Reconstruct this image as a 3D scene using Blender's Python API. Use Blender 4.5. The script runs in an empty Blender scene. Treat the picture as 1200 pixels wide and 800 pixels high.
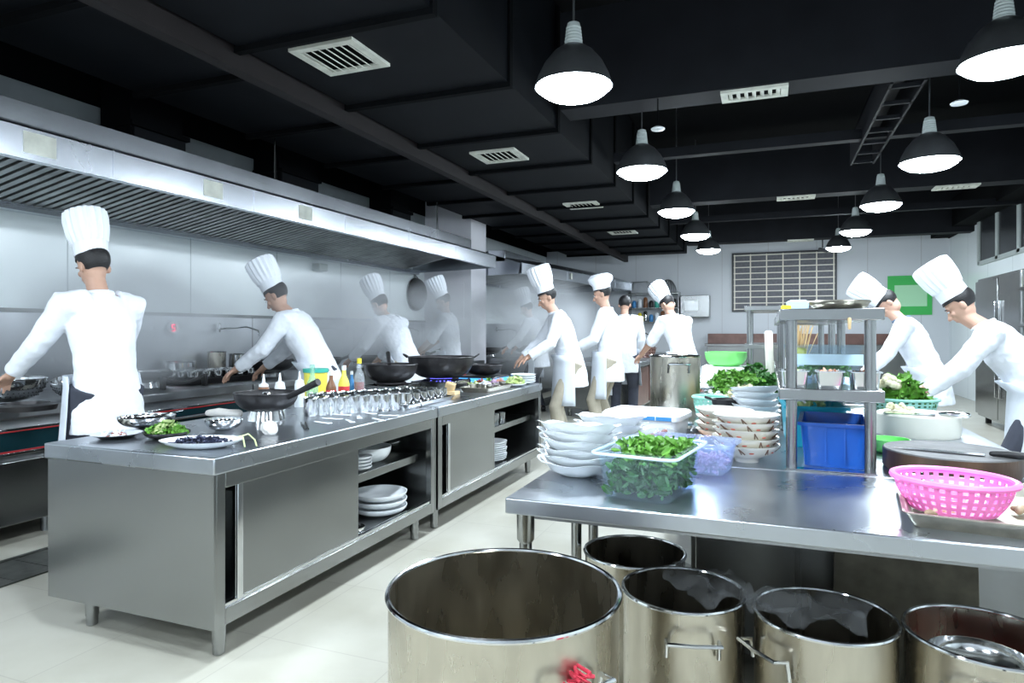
import bpy, bmesh, math, random
from mathutils import Vector, Matrix, Euler, noise
random.seed(7)
C = bpy.context.scene.collection
PI = math.pi
R = math.radians

# ------------------------------------------------------------------ camera, world, exposure
F = 770.0; EYE = 1.275; YAW = R(21.3); HOR = 388.0
cd = bpy.data.cameras.new('camera'); cam = bpy.data.objects.new('camera', cd); C.objects.link(cam)
cd.sensor_width = 36; cd.lens = F / 1200 * 36; cd.shift_y = -(400 - HOR) / 1200; cd.clip_start = .05
cam.location = (0, 0, EYE); cam.rotation_euler = (PI / 2, 0, YAW)
bpy.context.scene.camera = cam
w = bpy.data.worlds.new('world'); bpy.context.scene.world = w; w.use_nodes = True
w.node_tree.nodes['Background'].inputs[0].default_value = (.6, .75, 1, 1)
w.node_tree.nodes['Background'].inputs[1].default_value = .05
vs = bpy.context.scene.view_settings
vs.view_transform = 'Standard'; vs.look = 'None'; vs.gamma = 1; vs.exposure = 1.42
vs.use_curve_mapping = False
cy = bpy.context.scene.cycles
cy.transparent_max_bounces = 16; cy.volume_step_rate = 2.0; cy.volume_max_steps = 96; cy.volume_bounces = 1
LAMP_POWER = 62.0
LAMP_COL = (.80, .91, 1.0)

FX, FY = -math.sin(YAW), math.cos(YAW)
def at(px, py, z):
    """the point of the horizontal plane at height z that the photo shows at this pixel"""
    d = F * (EYE - z) / (py - HOR); x = (px - 600) / F * d
    return (d * FX + x * FY, d * FY - x * FX)
def on(px, d):
    x = (px - 600) / F * d
    return (d * FX + x * FY, d * FY - x * FX)
def yat(px, X):
    u = (px - 600) / F
    return X * (FY - u * FX) / (FX + u * FY)

# ------------------------------------------------------------------ materials
def newmat(name):
    m = bpy.data.materials.new(name); m.use_nodes = True
    return m, m.node_tree, m.node_tree.nodes['Principled BSDF']
def mat(name, col, rough=.5, metal=0, var=.0, scale=8, bump=0, bscale=40, spec=None, stretch=(1, 1, 1), rvar=0, emit=None, es=0, sub=0):
    m, nt, b = newmat(name); N = nt.nodes; L = nt.links
    b.inputs['Base Color'].default_value = (*col, 1); b.inputs['Roughness'].default_value = rough
    b.inputs['Metallic'].default_value = metal
    if spec is not None: b.inputs['Specular IOR Level'].default_value = spec
    if emit: b.inputs['Emission Color'].default_value = (*emit, 1); b.inputs['Emission Strength'].default_value = es
    if var or bump or rvar:
        tc = N.new('ShaderNodeTexCoord'); mp = N.new('ShaderNodeMapping'); mp.inputs['Scale'].default_value = stretch
        L.new(tc.outputs['Object'], mp.inputs[0])
        nz = N.new('ShaderNodeTexNoise'); nz.inputs['Scale'].default_value = scale; nz.inputs['Detail'].default_value = 5
        L.new(mp.outputs[0], nz.inputs[0])
        if var:
            r = N.new('ShaderNodeValToRGB'); r.color_ramp.elements[0].position = .3; r.color_ramp.elements[1].position = .7
            r.color_ramp.elements[0].color = (*[max(0, c * (1 - var)) for c in col], 1)
            r.color_ramp.elements[1].color = (*[min(1, c * (1 + var * .6)) for c in col], 1)
            L.new(nz.outputs[0], r.inputs[0]); L.new(r.outputs[0], b.inputs['Base Color'])
        if rvar:
            mr = N.new('ShaderNodeMapRange'); mr.inputs[1].default_value = .3; mr.inputs[2].default_value = .7
            mr.inputs[3].default_value = max(0.02, rough - rvar); mr.inputs[4].default_value = rough + rvar
            L.new(nz.outputs[0], mr.inputs[0]); L.new(mr.outputs[0], b.inputs['Roughness'])
        if bump:
            n2 = N.new('ShaderNodeTexNoise'); n2.inputs['Scale'].default_value = bscale; L.new(mp.outputs[0], n2.inputs[0])
            bp = N.new('ShaderNodeBump'); bp.inputs['Strength'].default_value = bump; bp.inputs['Distance'].default_value = .01
            L.new(n2.outputs[0], bp.inputs['Height']); L.new(bp.outputs[0], b.inputs['Normal'])
    return m
def clear(name, tint, fac=.55, rough=.12):
    """milky see-through plastic: part of the light passes, part is scattered by the wall"""
    m, nt, b = newmat(name); N = nt.nodes; L = nt.links
    b.inputs['Base Color'].default_value = (*tint, 1); b.inputs['Roughness'].default_value = rough
    t = N.new('ShaderNodeBsdfTransparent'); t.inputs[0].default_value = (*[min(1, .5 + c * .5) for c in tint], 1)
    mx = N.new('ShaderNodeMixShader'); mx.inputs[0].default_value = fac
    L.new(b.outputs[0], mx.inputs[1]); L.new(t.outputs[0], mx.inputs[2])
    L.new(mx.outputs[0], N['Material Output'].inputs[0])
    return m

steel = mat('brushed steel', (.30, .308, .305), .22, 1, .06, 1.5, .12, 1.8, rvar=.03)
steel_top = mat('worn steel worktop', (.44, .465, .50), .30, 1, .10, 3, .01, 3, rvar=.06)
steel_dark = mat('greasy dark steel', (.30, .31, .32), .36, 1, .2, 4, .06, 30, rvar=.08)
steel_pol = mat('polished steel', (.68, .69, .70), .12, 1, .1, 6, .05, 14, rvar=.05)
steel_pot = mat('scuffed pot steel', (.52, .485, .41), .28, 1, .16, 14, .02, 50, stretch=(1, 1, .3), rvar=.07)
steel_hood = mat('hood steel', (.60, .63, .68), .26, 1, .03, 1.5, .05, 1.2, rvar=.02)
steel_pan = mat('stained baking tray steel', (.48, .45, .38), .38, 1, .25, 20, .06, 30)
iron = mat('blackened iron', (.045, .043, .045), .38, .6, .4, 12, .15, 30, rvar=.1)
black_steel = mat('black enamel', (.02, .022, .026), .3, .2, .3, 6)
galv = mat('galvanised duct', (.42, .43, .43), .42, 1, .3, 5, .1, 20)
white_wall = mat('white wall panel', (.80, .85, .87), .28, 0, .03, 2)
grey_wall = mat('grey painted wall', (.16, .18, .19), .7, 0, .15, 2)
lav_wall = mat('white pillar panel', (.80, .79, .84), .45, 0, .04, 3)
black_paint = mat('black ceiling paint', (.0015, .002, .0028), .85, 0, .3, 3, spec=.1)
duct_paint = mat('dark painted duct', (.0035, .0046, .0068), .65, 0, .25, 3, spec=.15)
beam_paint = mat('dark grey beam paint', (.009, .010, .013), .65, 0, .25, 3, spec=.15)
rust_paint = mat('dark brown duct flange', (.010, .0075, .008), .6, 0, .25, 5, spec=.3)
grille_white = mat('off white grille', (.62, .63, .56), .5, 0, .25, 8)
porcelain = mat('white porcelain', (.86, .89, .91), .12, 0, .02, 5)
cream = mat('cream glazed stoneware', (.74, .71, .62), .18, 0, .05, 6)
brown_mark = mat('brown glaze stroke', (.16, .09, .06), .3)
red_mark = mat('red glaze leaf', (.5, .12, .08), .3)
white_cloth = mat('white cotton', (.84, .87, .93), .8, 0, .03, 9, .25, 18)
apron_cloth = mat('pale grey apron cotton', (.66, .71, .78), .85, 0, .05, 9, .25, 18)
dark_cloth = mat('dark trousers cloth', (.045, .05, .07), .85, 0, .2, 9, .2, 20)
beige_cloth = mat('beige trousers cloth', (.42, .38, .30), .85, 0, .15, 9, .2, 20)
blue_cloth = mat('blue grey collar cloth', (.12, .17, .25), .8)
hat_cloth = mat('white paper hat', (.86, .89, .95), .75, 0, .02, 6)
skin = mat('skin', (.55, .33, .24), .5, 0, .08, 14)
hair_m = mat('black hair', (.012, .011, .012), .45, 0, .3, 40, .4, 160)
shoe_m = mat('black shoe leather', (.015, .015, .018), .35)
green_leaf = mat('green leaf', (.13, .33, .045), .45, 0, .5, 30)
dark_leaf = mat('dark green leaf', (.03, .14, .02), .5, 0, .5, 30)
pale_leaf = mat('pale cabbage leaf', (.62, .74, .34), .45, 0, .25, 20)
noodle_m = mat('pale noodles', (.76, .72, .50), .5, 0, .15, 30)
onion_m = mat('sliced purple onion', (.62, .45, .62), .4, 0, .35, 35)
meat_m = mat('red brown meat', (.34, .07, .04), .4, 0, .5, 30)
fish_m = mat('dark blue grey slices', (.09, .10, .16), .25, 0, .7, 60)
shrimp_m = mat('tan ginger', (.50, .37, .24), .5, 0, .4, 30)
pink_pl = mat('pink plastic', (.93, .22, .58), .35)
green_pl = mat('bright green plastic', (.25, .85, .22), .35)
mint_pl = mat('mint green plastic', (.32, .66, .55), .4)
blue_pl = mat('deep blue plastic', (.006, .085, .42), .25)
teal_pl = mat('teal plastic', (.0, .30, .42), .3)
white_pl = mat('white plastic', (.86, .89, .92), .35)
label_blue = mat('blue printed label', (.05, .25, .55), .4)
wood_dark = mat('dark wet chopping wood', (.085, .048, .028), .45, 0, .5, 10, .2, 40, stretch=(1, 1, .2))
block_top = mat('scarred block top', (.10, .10, .10), .6, 0, .4, 14, .2, 40)
nylon = mat('cream nylon block', (.80, .79, .70), .4, 0, .05, 6)
bamboo = mat('bamboo', (.62, .45, .24), .6, 0, .25, 20)
cloth_m = mat('crumpled grey cloth', (.62, .60, .57), .85, 0, .2, 14, .5, 20)
yellow_pl = mat('yellow plastic', (.85, .72, .05), .4)
yellow_lab = mat('yellow bottle label', (.90, .80, .12), .4)
red_lab = mat('red label', (.70, .06, .07), .4)
soy_m = mat('red brown sauce', (.30, .035, .03), .12)
brown_sauce = mat('brown sauce', (.20, .08, .03), .3)
glass_g = clear('pale green glass', (.55, .85, .72), .7, .05)
glass_c = clear('clear glass', (.8, .85, .9), .75, .04)
tub_clear = clear('clear tub plastic', (.80, .90, .97), .955, .10)
tub_milk = clear('milky tub rim', (.82, .90, .97), .35, .2)
tub_blue = clear('blue tinted tub plastic', (.66, .76, .98), .80, .12)
film = clear('crumpled cling film', (.75, .77, .78), .90, .05)
green_teal = mat('green tub lid', (.05, .42, .33), .4)
teal_enamel = mat('dark teal enamel', (.006, .028, .036), .22, .1)
red_trim = mat('red trim strip', (.42, .015, .02), .35)
flame_m = mat('blue gas flame', (.1, .1, .5), .5, emit=(.12, .12, 1.0), es=2.2)
led_red = mat('red digit', (.5, 0, .05), .5, emit=(1, .02, .12), es=2.5)
blue_disp = mat('blue lit panel', (.05, .3, .75), .4, emit=(.08, .38, .95), es=.55)
rubber = mat('black rubber', (.012, .012, .013), .5)
pan_glass = mat('dark glass pane', (.018, .02, .023), .25, 0, spec=.25)
sign_green = mat('green sign', (.05, .50, .10), .4)
board_dark = mat('dark slot card', (.13, .13, .15), .5, 0, .25, 20)
board_frame = mat('board frame black', (.03, .03, .035), .4)
board_rail = mat('cream board rail', (.82, .78, .68), .4)
cardboard = mat('stained board', (.13, .115, .085), .7, 0, .4, 12, .2, 20)
grate_m = mat('gutter grating', (.10, .105, .095), .45, .7, .3, 20)
peach = mat('peach meat', (.85, .50, .36), .45, 0, .15, 30)
lamp_glow = mat('lit lamp glass', (1, 1, 1), .5, emit=LAMP_COL, es=LAMP_POWER)
lamp_shade_m = mat('spun aluminium shade', (.16, .17, .18), .35, .8, .2, 6)
lamp_cap_m = mat('grey lamp cap', (.42, .47, .46), .5, 0)
redbag = mat('red netting', (.55, .03, .06), .6)
blue_item = mat('pale blue packet', (.55, .75, .88), .5)
brown_wood_reflect = mat('brown wood and door reflection', (.16, .085, .07), .35, .3, .3, 6)  # reflection colour on the far counter doors, own brown of the basket

def floor_material():
    m, nt, b = newmat('cream floor tile'); N = nt.nodes; L = nt.links
    tc = N.new('ShaderNodeTexCoord'); mp = N.new('ShaderNodeMapping'); mp.inputs['Location'].default_value = (.13, .22, 0)
    L.new(tc.outputs['Object'], mp.inputs[0])
    br = N.new('ShaderNodeTexBrick'); br.offset = 0; br.inputs['Scale'].default_value = 1
    br.inputs['Brick Width'].default_value = .6; br.inputs['Row Height'].default_value = .6
    br.inputs['Mortar Size'].default_value = .003; br.inputs['Mortar Smooth'].default_value = .3
    br.inputs['Color1'].default_value = (.47, .455, .39, 1); br.inputs['Color2'].default_value = (.50, .485, .42, 1)
    br.inputs['Mortar'].default_value = (.40, .38, .33, 1); L.new(mp.outputs[0], br.inputs[0])
    nz = N.new('ShaderNodeTexNoise'); nz.inputs['Scale'].default_value = 2.2; nz.inputs['Detail'].default_value = 7
    L.new(tc.outputs['Object'], nz.inputs[0])
    r = N.new('ShaderNodeValToRGB'); r.color_ramp.elements[0].position = .3; r.color_ramp.elements[1].position = .6
    r.color_ramp.elements[0].color = (.84, .83, .80, 1); r.color_ramp.elements[1].color = (1, 1, 1, 1)
    L.new(nz.outputs[0], r.inputs[0])
    mx = N.new('ShaderNodeMix'); mx.data_type = 'RGBA'; mx.blend_type = 'MULTIPLY'; mx.inputs[0].default_value = 1
    L.new(br.outputs[0], mx.inputs[6]); L.new(r.outputs[0], mx.inputs[7]); L.new(mx.outputs[2], b.inputs['Base Color'])
    b.inputs['Roughness'].default_value = .32
    return m
def wall_material(name, col, wdt, rough, metal=0, axis='YZ', seam=(.5, .56, .58), rowh=20):
    """wall cladding in wide sheets with thin seams"""
    m, nt, b = newmat(name); N = nt.nodes; L = nt.links
    tc = N.new('ShaderNodeTexCoord'); sp = N.new('ShaderNodeSeparateXYZ'); cb = N.new('ShaderNodeCombineXYZ')
    L.new(tc.outputs['Object'], sp.inputs[0])
    L.new(sp.outputs[1 if axis == 'YZ' else 0], cb.inputs[0]); L.new(sp.outputs[2], cb.inputs[1])
    br = N.new('ShaderNodeTexBrick'); br.offset = 0; br.inputs['Scale'].default_value = 1
    br.inputs['Brick Width'].default_value = wdt; br.inputs['Row Height'].default_value = rowh
    br.inputs['Mortar Size'].default_value = .006
    br.inputs['Color1'].default_value = (*col, 1); br.inputs['Color2'].default_value = (*[c * .975 for c in col], 1)
    br.inputs['Mortar'].default_value = (*seam, 1)
    L.new(cb.outputs[0], br.inputs[0]); L.new(br.outputs[0], b.inputs['Base Color'])
    b.inputs['Roughness'].default_value = rough; b.inputs['Metallic'].default_value = metal
    return m
def brushed(m, amount=.75):
    nt = m.node_tree; b = nt.nodes['Principled BSDF']; tg = nt.nodes.new('ShaderNodeTangent'); tg.direction_type = 'RADIAL'; tg.axis = 'Z'
    nt.links.new(tg.outputs[0], b.inputs['Tangent']); b.inputs['Anisotropic'].default_value = amount
brushed(steel_pot, .45)
floor_m = floor_material()
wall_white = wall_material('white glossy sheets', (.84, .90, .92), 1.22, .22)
wall_splash = wall_material('steel splash sheets', (.52, .54, .57), 1.9, .33, 1, seam=(.2, .2, .2))
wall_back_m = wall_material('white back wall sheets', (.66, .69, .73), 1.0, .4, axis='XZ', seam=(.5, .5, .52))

# ------------------------------------------------------------------ mesh builder
class G:
    def __init__(s): s.v = []; s.f = []
    def add(s, vs_, fs):
        o = len(s.v); s.v += [tuple(v) for v in vs_]; s.f += [tuple(i + o for i in f) for f in fs]; return s
    def box(s, x0, x1, y0, y1, z0, z1):
        return s.add([(x0, y0, z0), (x1, y0, z0), (x1, y1, z0), (x0, y1, z0), (x0, y0, z1), (x1, y0, z1), (x1, y1, z1), (x0, y1, z1)],
                     [(3, 2, 1, 0), (4, 5, 6, 7), (0, 1, 5, 4), (1, 2, 6, 5), (2, 3, 7, 6), (3, 0, 4, 7)])
    def rot(s, start, M):
        for i in range(start, len(s.v)): s.v[i] = tuple(M @ Vector(s.v[i]))
        return s
    def cbox(s, c, d, e=(0, 0, 0)):
        n = len(s.v); s.box(-d[0] / 2, d[0] / 2, -d[1] / 2, d[1] / 2, -d[2] / 2, d[2] / 2)
        return s.rot(n, Matrix.Translation(c) @ Euler(e).to_matrix().to_4x4())
    def lathe(s, prof, seg=32, c=(0, 0, 0), mod=None, cap0=False, cap1=False):
        n = len(prof); vv = []; ff = []
        for k in range(seg):
            a = 2 * PI * k / seg
            for j, (r, z) in enumerate(prof):
                rr, zz = (r, z) if mod is None else mod(r, z, a, j)
                vv.append((c[0] + rr * math.cos(a), c[1] + rr * math.sin(a), c[2] + zz))
        for k in range(seg):
            k2 = (k + 1) % seg
            for j in range(n - 1): ff.append((k * n + j, k2 * n + j, k2 * n + j + 1, k * n + j + 1))
        if cap0: ff.append(tuple(k * n for k in range(seg))[::-1])
        if cap1: ff.append(tuple(k * n + n - 1 for k in range(seg)))
        return s.add(vv, ff)
    def vessel(s, prof, t=.003, seg=32, c=(0, 0, 0), mod=None):
        """thin walled vessel: prof runs from the bottom centre out and up to the rim"""
        inner = [(max(r - t, .0005), z + t if j < len(prof) - 1 else z) for j, (r, z) in enumerate(prof)]
        p = [(.0005, prof[0][1])] + list(prof) + inner[::-1] + [(.0005, prof[0][1] + t)]
        return s.lathe(p, seg, c, mod)
    def tube(s, pts, r, seg=8, closed=False):
        pts = [Vector(p) for p in pts]; n = len(pts); vv = []; ff = []
        rr = r if isinstance(r, (list, tuple)) else [r] * n
        up = None
        for i, p in enumerate(pts):
            if closed: d = pts[(i + 1) % n] - pts[i - 1]
            else: d = pts[min(i + 1, n - 1)] - pts[max(i - 1, 0)]
            d.normalize()
            if up is None: up = Vector((0, 0, 1)) if abs(d.z) < .9 else Vector((1, 0, 0))
            sd = d.cross(up).normalized(); up = sd.cross(d).normalized()
            for k in range(seg):
                a = 2 * PI * k / seg; vv.append(p + (sd * math.cos(a) + up * math.sin(a)) * rr[i])
        m = n if closed else n - 1
        for i in range(m):
            i2 = (i + 1) % n
            for k in range(seg):
                k2 = (k + 1) % seg; ff.append((i * seg + k, i * seg + k2, i2 * seg + k2, i2 * seg + k))
        if not closed: ff.append(tuple(range(seg))[::-1]); ff.append(tuple((n - 1) * seg + k for k in range(seg)))
        return s.add(vv, ff)
    def limb(s, pts, rad, seg=12):
        """tapered limb with rounded ends"""
        pts = [Vector(p) for p in pts]; a = (pts[0] - pts[1]).normalized(); b = (pts[-1] - pts[-2]).normalized()
        P = [pts[0] + a * rad[0] * .95, pts[0] + a * rad[0] * .7] + pts + [pts[-1] + b * rad[-1] * .7, pts[-1] + b * rad[-1] * .95]
        Q = [rad[0] * .3, rad[0] * .72] + list(rad) + [rad[-1] * .72, rad[-1] * .3]
        return s.tube(P, Q, seg)
    def ell(s, c, r, e=(0, 0, 0), seg=16, rings=10):
        n = len(s.v); prof = [(max(1e-4, math.sin(PI * j / rings)), -math.cos(PI * j / rings)) for j in range(rings + 1)]
        s.lathe(prof, seg, cap0=True, cap1=True)
        return s.rot(n, Matrix.Translation(c) @ Euler(e).to_matrix().to_4x4() @ Matrix.Diagonal((*r, 1)))
    def loft(s, rings, seg=24):
        """closed loft through ellipses (centre, rx, ry)"""
        vv = []; ff = []
        for c, rx, ry in rings:
            for k in range(seg):
                a = 2 * PI * k / seg; vv.append((c[0] + rx * math.cos(a), c[1] + ry * math.sin(a), c[2]))
        n = len(rings)
        for i in range(n - 1):
            for k in range(seg):
                k2 = (k + 1) % seg; ff.append((i * seg + k, i * seg + k2, (i + 1) * seg + k2, (i + 1) * seg + k))
        ff.append(tuple(range(seg))[::-1]); ff.append(tuple((n - 1) * seg + k for k in range(seg)))
        return s.add(vv, ff)
    def prism(s, poly, y0, y1, yof=None):
        """polygon in x,z swept along y"""
        n = len(poly); vv = [(x, y0, z) for x, z in poly] + [(x + (yof or 0), y1, z) for x, z in poly]
        ff = [(i, (i + 1) % n, n + (i + 1) % n, n + i) for i in range(n)] + [tuple(range(n))[::-1], tuple(range(n, 2 * n))]
        return s.add(vv, ff)
    def leaf(s, c, size, rng, up=.5):
        n = len(s.v); w_ = size * rng.uniform(.35, .7); k = rng.uniform(.2, .8) * size; vv = []; ff = []
        for i in range(4):
            for j in range(3):
                t = i / 3; q = (j - 1)
                ww = w_ * math.sin(PI * (.15 + .75 * t))
                vv.append((q * ww * .5, (t - .5) * size, k * (t - .5) ** 2 + abs(q) * size * .12 + rng.uniform(-.06, .06) * size))
        for i in range(3):
            for j in range(2): a = i * 3 + j; ff.append((a, a + 1, a + 4, a + 3))
        s.add(vv, ff)
        return s.rot(n, Matrix.Translation(c) @ Euler((rng.uniform(-up, up) * 2, rng.uniform(-up, up) * 2, rng.uniform(0, 6.28))).to_matrix().to_4x4())

def link(name, g, m, parent=None, smooth=True, bevel=0, angle=.7, sub=0):
    me = bpy.data.meshes.new(name); me.from_pydata(g.v, [], g.f); me.validate()
    bm = bmesh.new(); bm.from_mesh(me); bmesh.ops.recalc_face_normals(bm, faces=bm.faces); bm.to_mesh(me); bm.free()
    if smooth:
        me.shade_smooth(); me.set_sharp_from_angle(angle=angle)
    me.materials.append(m)
    o = bpy.data.objects.new(name, me); C.objects.link(o)
    if parent is not None: o.parent = parent
    if bevel:
        b = o.modifiers.new('bevel', 'BEVEL'); b.width = bevel; b.segments = 2; b.limit_method = 'ANGLE'; b.angle_limit = .6
    return o
def thing(name, label, cat, loc=(0, 0, 0), rz=0, group=None, e=None):
    o = bpy.data.objects.new(name, None); C.objects.link(o); o.empty_display_size = .1
    o.location = loc; o.rotation_euler = e or (0, 0, rz); o['label'] = label; o['category'] = cat
    if group: o['group'] = group
    return o
def solo(name, g, m, label, cat, loc=(0, 0, 0), rz=0, group=None, e=None, **k):
    o = link(name, g, m, **k); o.location = loc; o.rotation_euler = e or (0, 0, rz)
    o['label'] = label; o['category'] = cat
    if group: o['group'] = group
    return o
def stuff(o): o['kind'] = 'stuff'; return o
def struct(name, g, m, parent=None, **k):
    o = link(name, g, m, parent, **k)
    if parent is None: o['kind'] = 'structure'
    return o
def dup(r, loc, rz=None, label=None, group=None, e=None, scale=None):
    n = r.copy(); C.objects.link(n); n.location = loc
    if rz is not None: n.rotation_euler = (0, 0, rz)
    if e is not None: n.rotation_euler = e
    if label: n['label'] = label
    if group: n['group'] = group
    if scale: n.scale = (scale,) * 3
    for ch in list(r.children):
        c_ = ch.copy(); C.objects.link(c_); c_.parent = n
        for g_ in list(ch.children):
            d_ = g_.copy(); C.objects.link(d_); d_.parent = c_
    return n

# ------------------------------------------------------------------ the room
XL, XR, YB, YF, ZC = -5.3, 3.5, 16.0, -3.0, 4.1
struct('floor', G().box(XL - .1, XR + .1, YF - .1, YB + .1, -.1, 0), floor_m, smooth=False)
struct('ceiling', G().box(XL - .1, XR + .1, YF - .1, YB + .1, ZC, ZC + .1), black_paint, smooth=False)
struct('wall_left', G().box(XL - .1, XL, YF, YB, 0, ZC), wall_white, smooth=False)
struct('trim_1', G().box(XL, XL + .012, YF, 9.6, 0, 1.43), wall_splash, smooth=False)
struct('trim_2', G().box(XL, XL + .012, 10.2, YB, 0, 1.43), wall_splash, smooth=False)
struct('trim_3', G().box(XL, XL + .02, YF, YB, 3.17, ZC), black_paint, smooth=False)
struct('trim_4', G().box(XL + .012, XL + .03, YF, 9.6, 1.42, 1.45), steel, smooth=False)
struct('trim_8', G().box(XL, XL + .015, YF, 9.6, 2.62, 3.17), grey_wall, smooth=False)
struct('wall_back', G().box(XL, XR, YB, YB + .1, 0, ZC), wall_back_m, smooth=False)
struct('wall_right', G().box(XR, XR + .1, YF, YB, 0, ZC), wall_white, smooth=False)
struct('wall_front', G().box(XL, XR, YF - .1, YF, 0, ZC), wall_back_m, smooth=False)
struct('trim_5', G().box(XR - .02, XR, YF, YB, 3.2, ZC), black_paint, smooth=False)
struct('trim_6', G().box(XL, XR, YB - .02, YB, 3.3, ZC), black_paint, smooth=False)
pl = struct('wall_pillar', G().box(XL, -4.45, 9.6, 10.2, 0, ZC), lav_wall, smooth=False)
struct('door_panel', G().box(-4.83, -4.57, 9.588, 9.6, 1.45, 2.05), lav_wall, pl, bevel=.004)
gt = G()
for i in range(64): gt.box(-3.92, -3.58, 1 + i * .2, 1.03 + i * .2, .001, .006)
gt.box(-3.95, -3.92, .9, 13.8, .001, .009).box(-3.58, -3.55, .9, 13.8, .001, .009).box(-3.92, -3.58, .9, 13.8, .0005, .003)
struct('trim_7', gt, grate_m, smooth=False)
# dark glazed strip high on the right wall
gf = G(); gp = G()
for i in range(6):
    y0 = 13.8 - i * 1.0
    gf.box(XR - .05, XR, y0 - .06, y0 + .06, 2.45, 3.2); gp.box(XR - .03, XR - .01, y0 - .94, y0 - .06, 2.5, 3.2)
gf.box(XR - .05, XR, 7.7, 13.8, 2.43, 2.5)
wn = struct('window_1', gf, lamp_cap_m, smooth=False); struct('window_pane', gp, pan_glass, wn, smooth=False)

# ------------------------------------------------------------------ pendant lamps
def make_lamp():
    t = thing('pendant_lamp', 'x', 'lamp', (0, 0, 2.62))
    sh = [(.035, .235), (.06, .225), (.11, .19), (.16, .13), (.195, .06), (.215, .0)]
    g = G(); g.lathe(sh + [(.210, .0), (.190, .058), (.155, .126), (.105, .184), (.03, .226)], 40)
    link('lamp_shade', g, lamp_shade_m, t)
    g = G(); pr = [(.05, .22)]
    for k in range(6): pr += [(.052 - k * .002, .235 + k * .018), (.047 - k * .002, .243 + k * .018)]
    g.lathe(pr + [(.034, .35), (.012, .36)], 24, cap1=True, cap0=True); link('lamp_cap', g, lamp_cap_m, t)
    g = G(); g.lathe([(.2, .012), (.19, -.018), (.15, -.045), (.08, -.062), (.0005, -.067)], 24); link('lamp_glass', g, lamp_glow, t)
    g = G(); g.tube([(0, 0, .35), (0, 0, ZC - 2.62)], .006, 6); link('cord', g, lamp_shade_m, t)
    return t
lamp0 = make_lamp(); first = True
rows = [(-1.0, [(3.5, 2.62, 'left lamp row, nearest and largest'), (5.6, 2.63, 'second lamp of the left row'), (7.85, 2.67, 'third lamp of the left row'),
                (10.0, 2.68, 'fourth lamp of the left row'), (12.3, 2.73, 'farthest lamp of the left row'), (1.2, 2.62, None), (-1.0, 2.62, None)]),
        (1.18, [(4.25, 2.72, 'large lamp cut by the upper right corner of the photo'), (6.0, 2.60, 'second lamp of the right row, below the long beam'),
                (8.4, 2.69, 'third lamp of the right row'), (10.7, 2.72, 'fourth lamp of the right row'), (13.2, 2.78, 'farthest lamp of the right row, before the slotted board'),
                (1.6, 2.62, None), (-.8, 2.62, None)])]
for X, ls in rows:
    for Y, Z, lab in ls:
        lb = 'grey pendant dome lamp, ' + (lab or ('on the left row behind the camera' if X < 0 else 'on the right row behind the camera') + (', nearer' if Y > 0 else ', farther'))
        if first: lamp0.location = (X, Y, Z); lamp0['label'] = lb; lamp0['group'] = 'pendant lamps in two rows'; first = False
        else: dup(lamp0, (X, Y, Z), label=lb, group='pendant lamps in two rows')
# unseen lamps added over the stove aisle behind the camera for more light
for Y in (0.2, -1.8):
    dup(lamp0, (-3.3, Y, 2.62), label='added unseen dome lamp over the stove aisle behind the camera' + (', nearer' if Y > 0 else ', farther'), group='pendant lamps in two rows')

# ------------------------------------------------------------------ ducts, beams, grilles under the ceiling
t = thing('ceiling_duct', 'wide dark ceiling duct with flanged panels over the left half', 'duct', (0, 0, 0))
link('duct_body', G().box(-3.0, -1.68, -2.9, 15, 3.0, 4.05), duct_paint, t, smooth=False)
y = -2.5
while y < 15: link('flange', G().box(-3.02, -1.66, y, y + .05, 2.965, 4.04), black_paint, t, smooth=False); y += 1.12
t = thing('ceiling_duct', 'dark flat ceiling duct running above the hood front', 'duct', (0, 0, 0))
link('duct_body', G().box(-4.35, -3.16, -2.9, 15, 3.04, 4.05), duct_paint, t, smooth=False)
y = -2.1
while y < 15: link('flange', G().box(-4.37, -3.14, y, y + .05, 3.0, 4.04), black_paint, t, smooth=False); y += 1.12
g = G().box(-3.12, -3.03, -2.9, 15.2, 2.88, 3.06)
solo('ceiling_beam', g, rust_paint, 'dark brown steel beam running lengthwise between the two ceiling ducts', 'beam', smooth=False)
for i, (Y, wd, lab) in enumerate([(5.2, .30, 'nearest wide dark cross beam spanning right half of ceiling'), (7.2, .12, 'narrow dark cross beam behind the wide one'),
                   (9.6, .28, 'second wide dark cross beam with a lit grille'), (11.7, .12, 'narrow dark cross beam above far lamps'), (14.2, .30, 'last wide cross beam before the back wall')]):
    solo('ceiling_beam', G().box(-1.6, XR, Y, Y + wd, 3.1 + (.05 if wd < .2 else 0), 3.9 if wd > .2 else 3.25), beam_paint, lab, 'beam', smooth=False, group='cross beams under the ceiling')
solo('wall_beam', G().box(XR - .35, XR - .02, -2.9, 15.9, 3.2, 3.7), black_paint, 'dark beam along the top of the right wall', 'beam', smooth=False)
g = G().box(.85, .87, 5.6, 8.2, 3.12, 3.4).box(1.07, 1.09, 5.6, 8.2, 3.12, 3.4).box(.85, 1.09, 5.6, 8.2, 3.38, 3.4)
for k in range(7): g.box(.85, 1.09, 5.7 + k * .4, 5.73 + k * .4, 3.12, 3.15)
solo('hanging_channel', g, beam_paint, 'dark hanging steel channel behind the wide cross beam', 'bracket', smooth=False)
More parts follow.
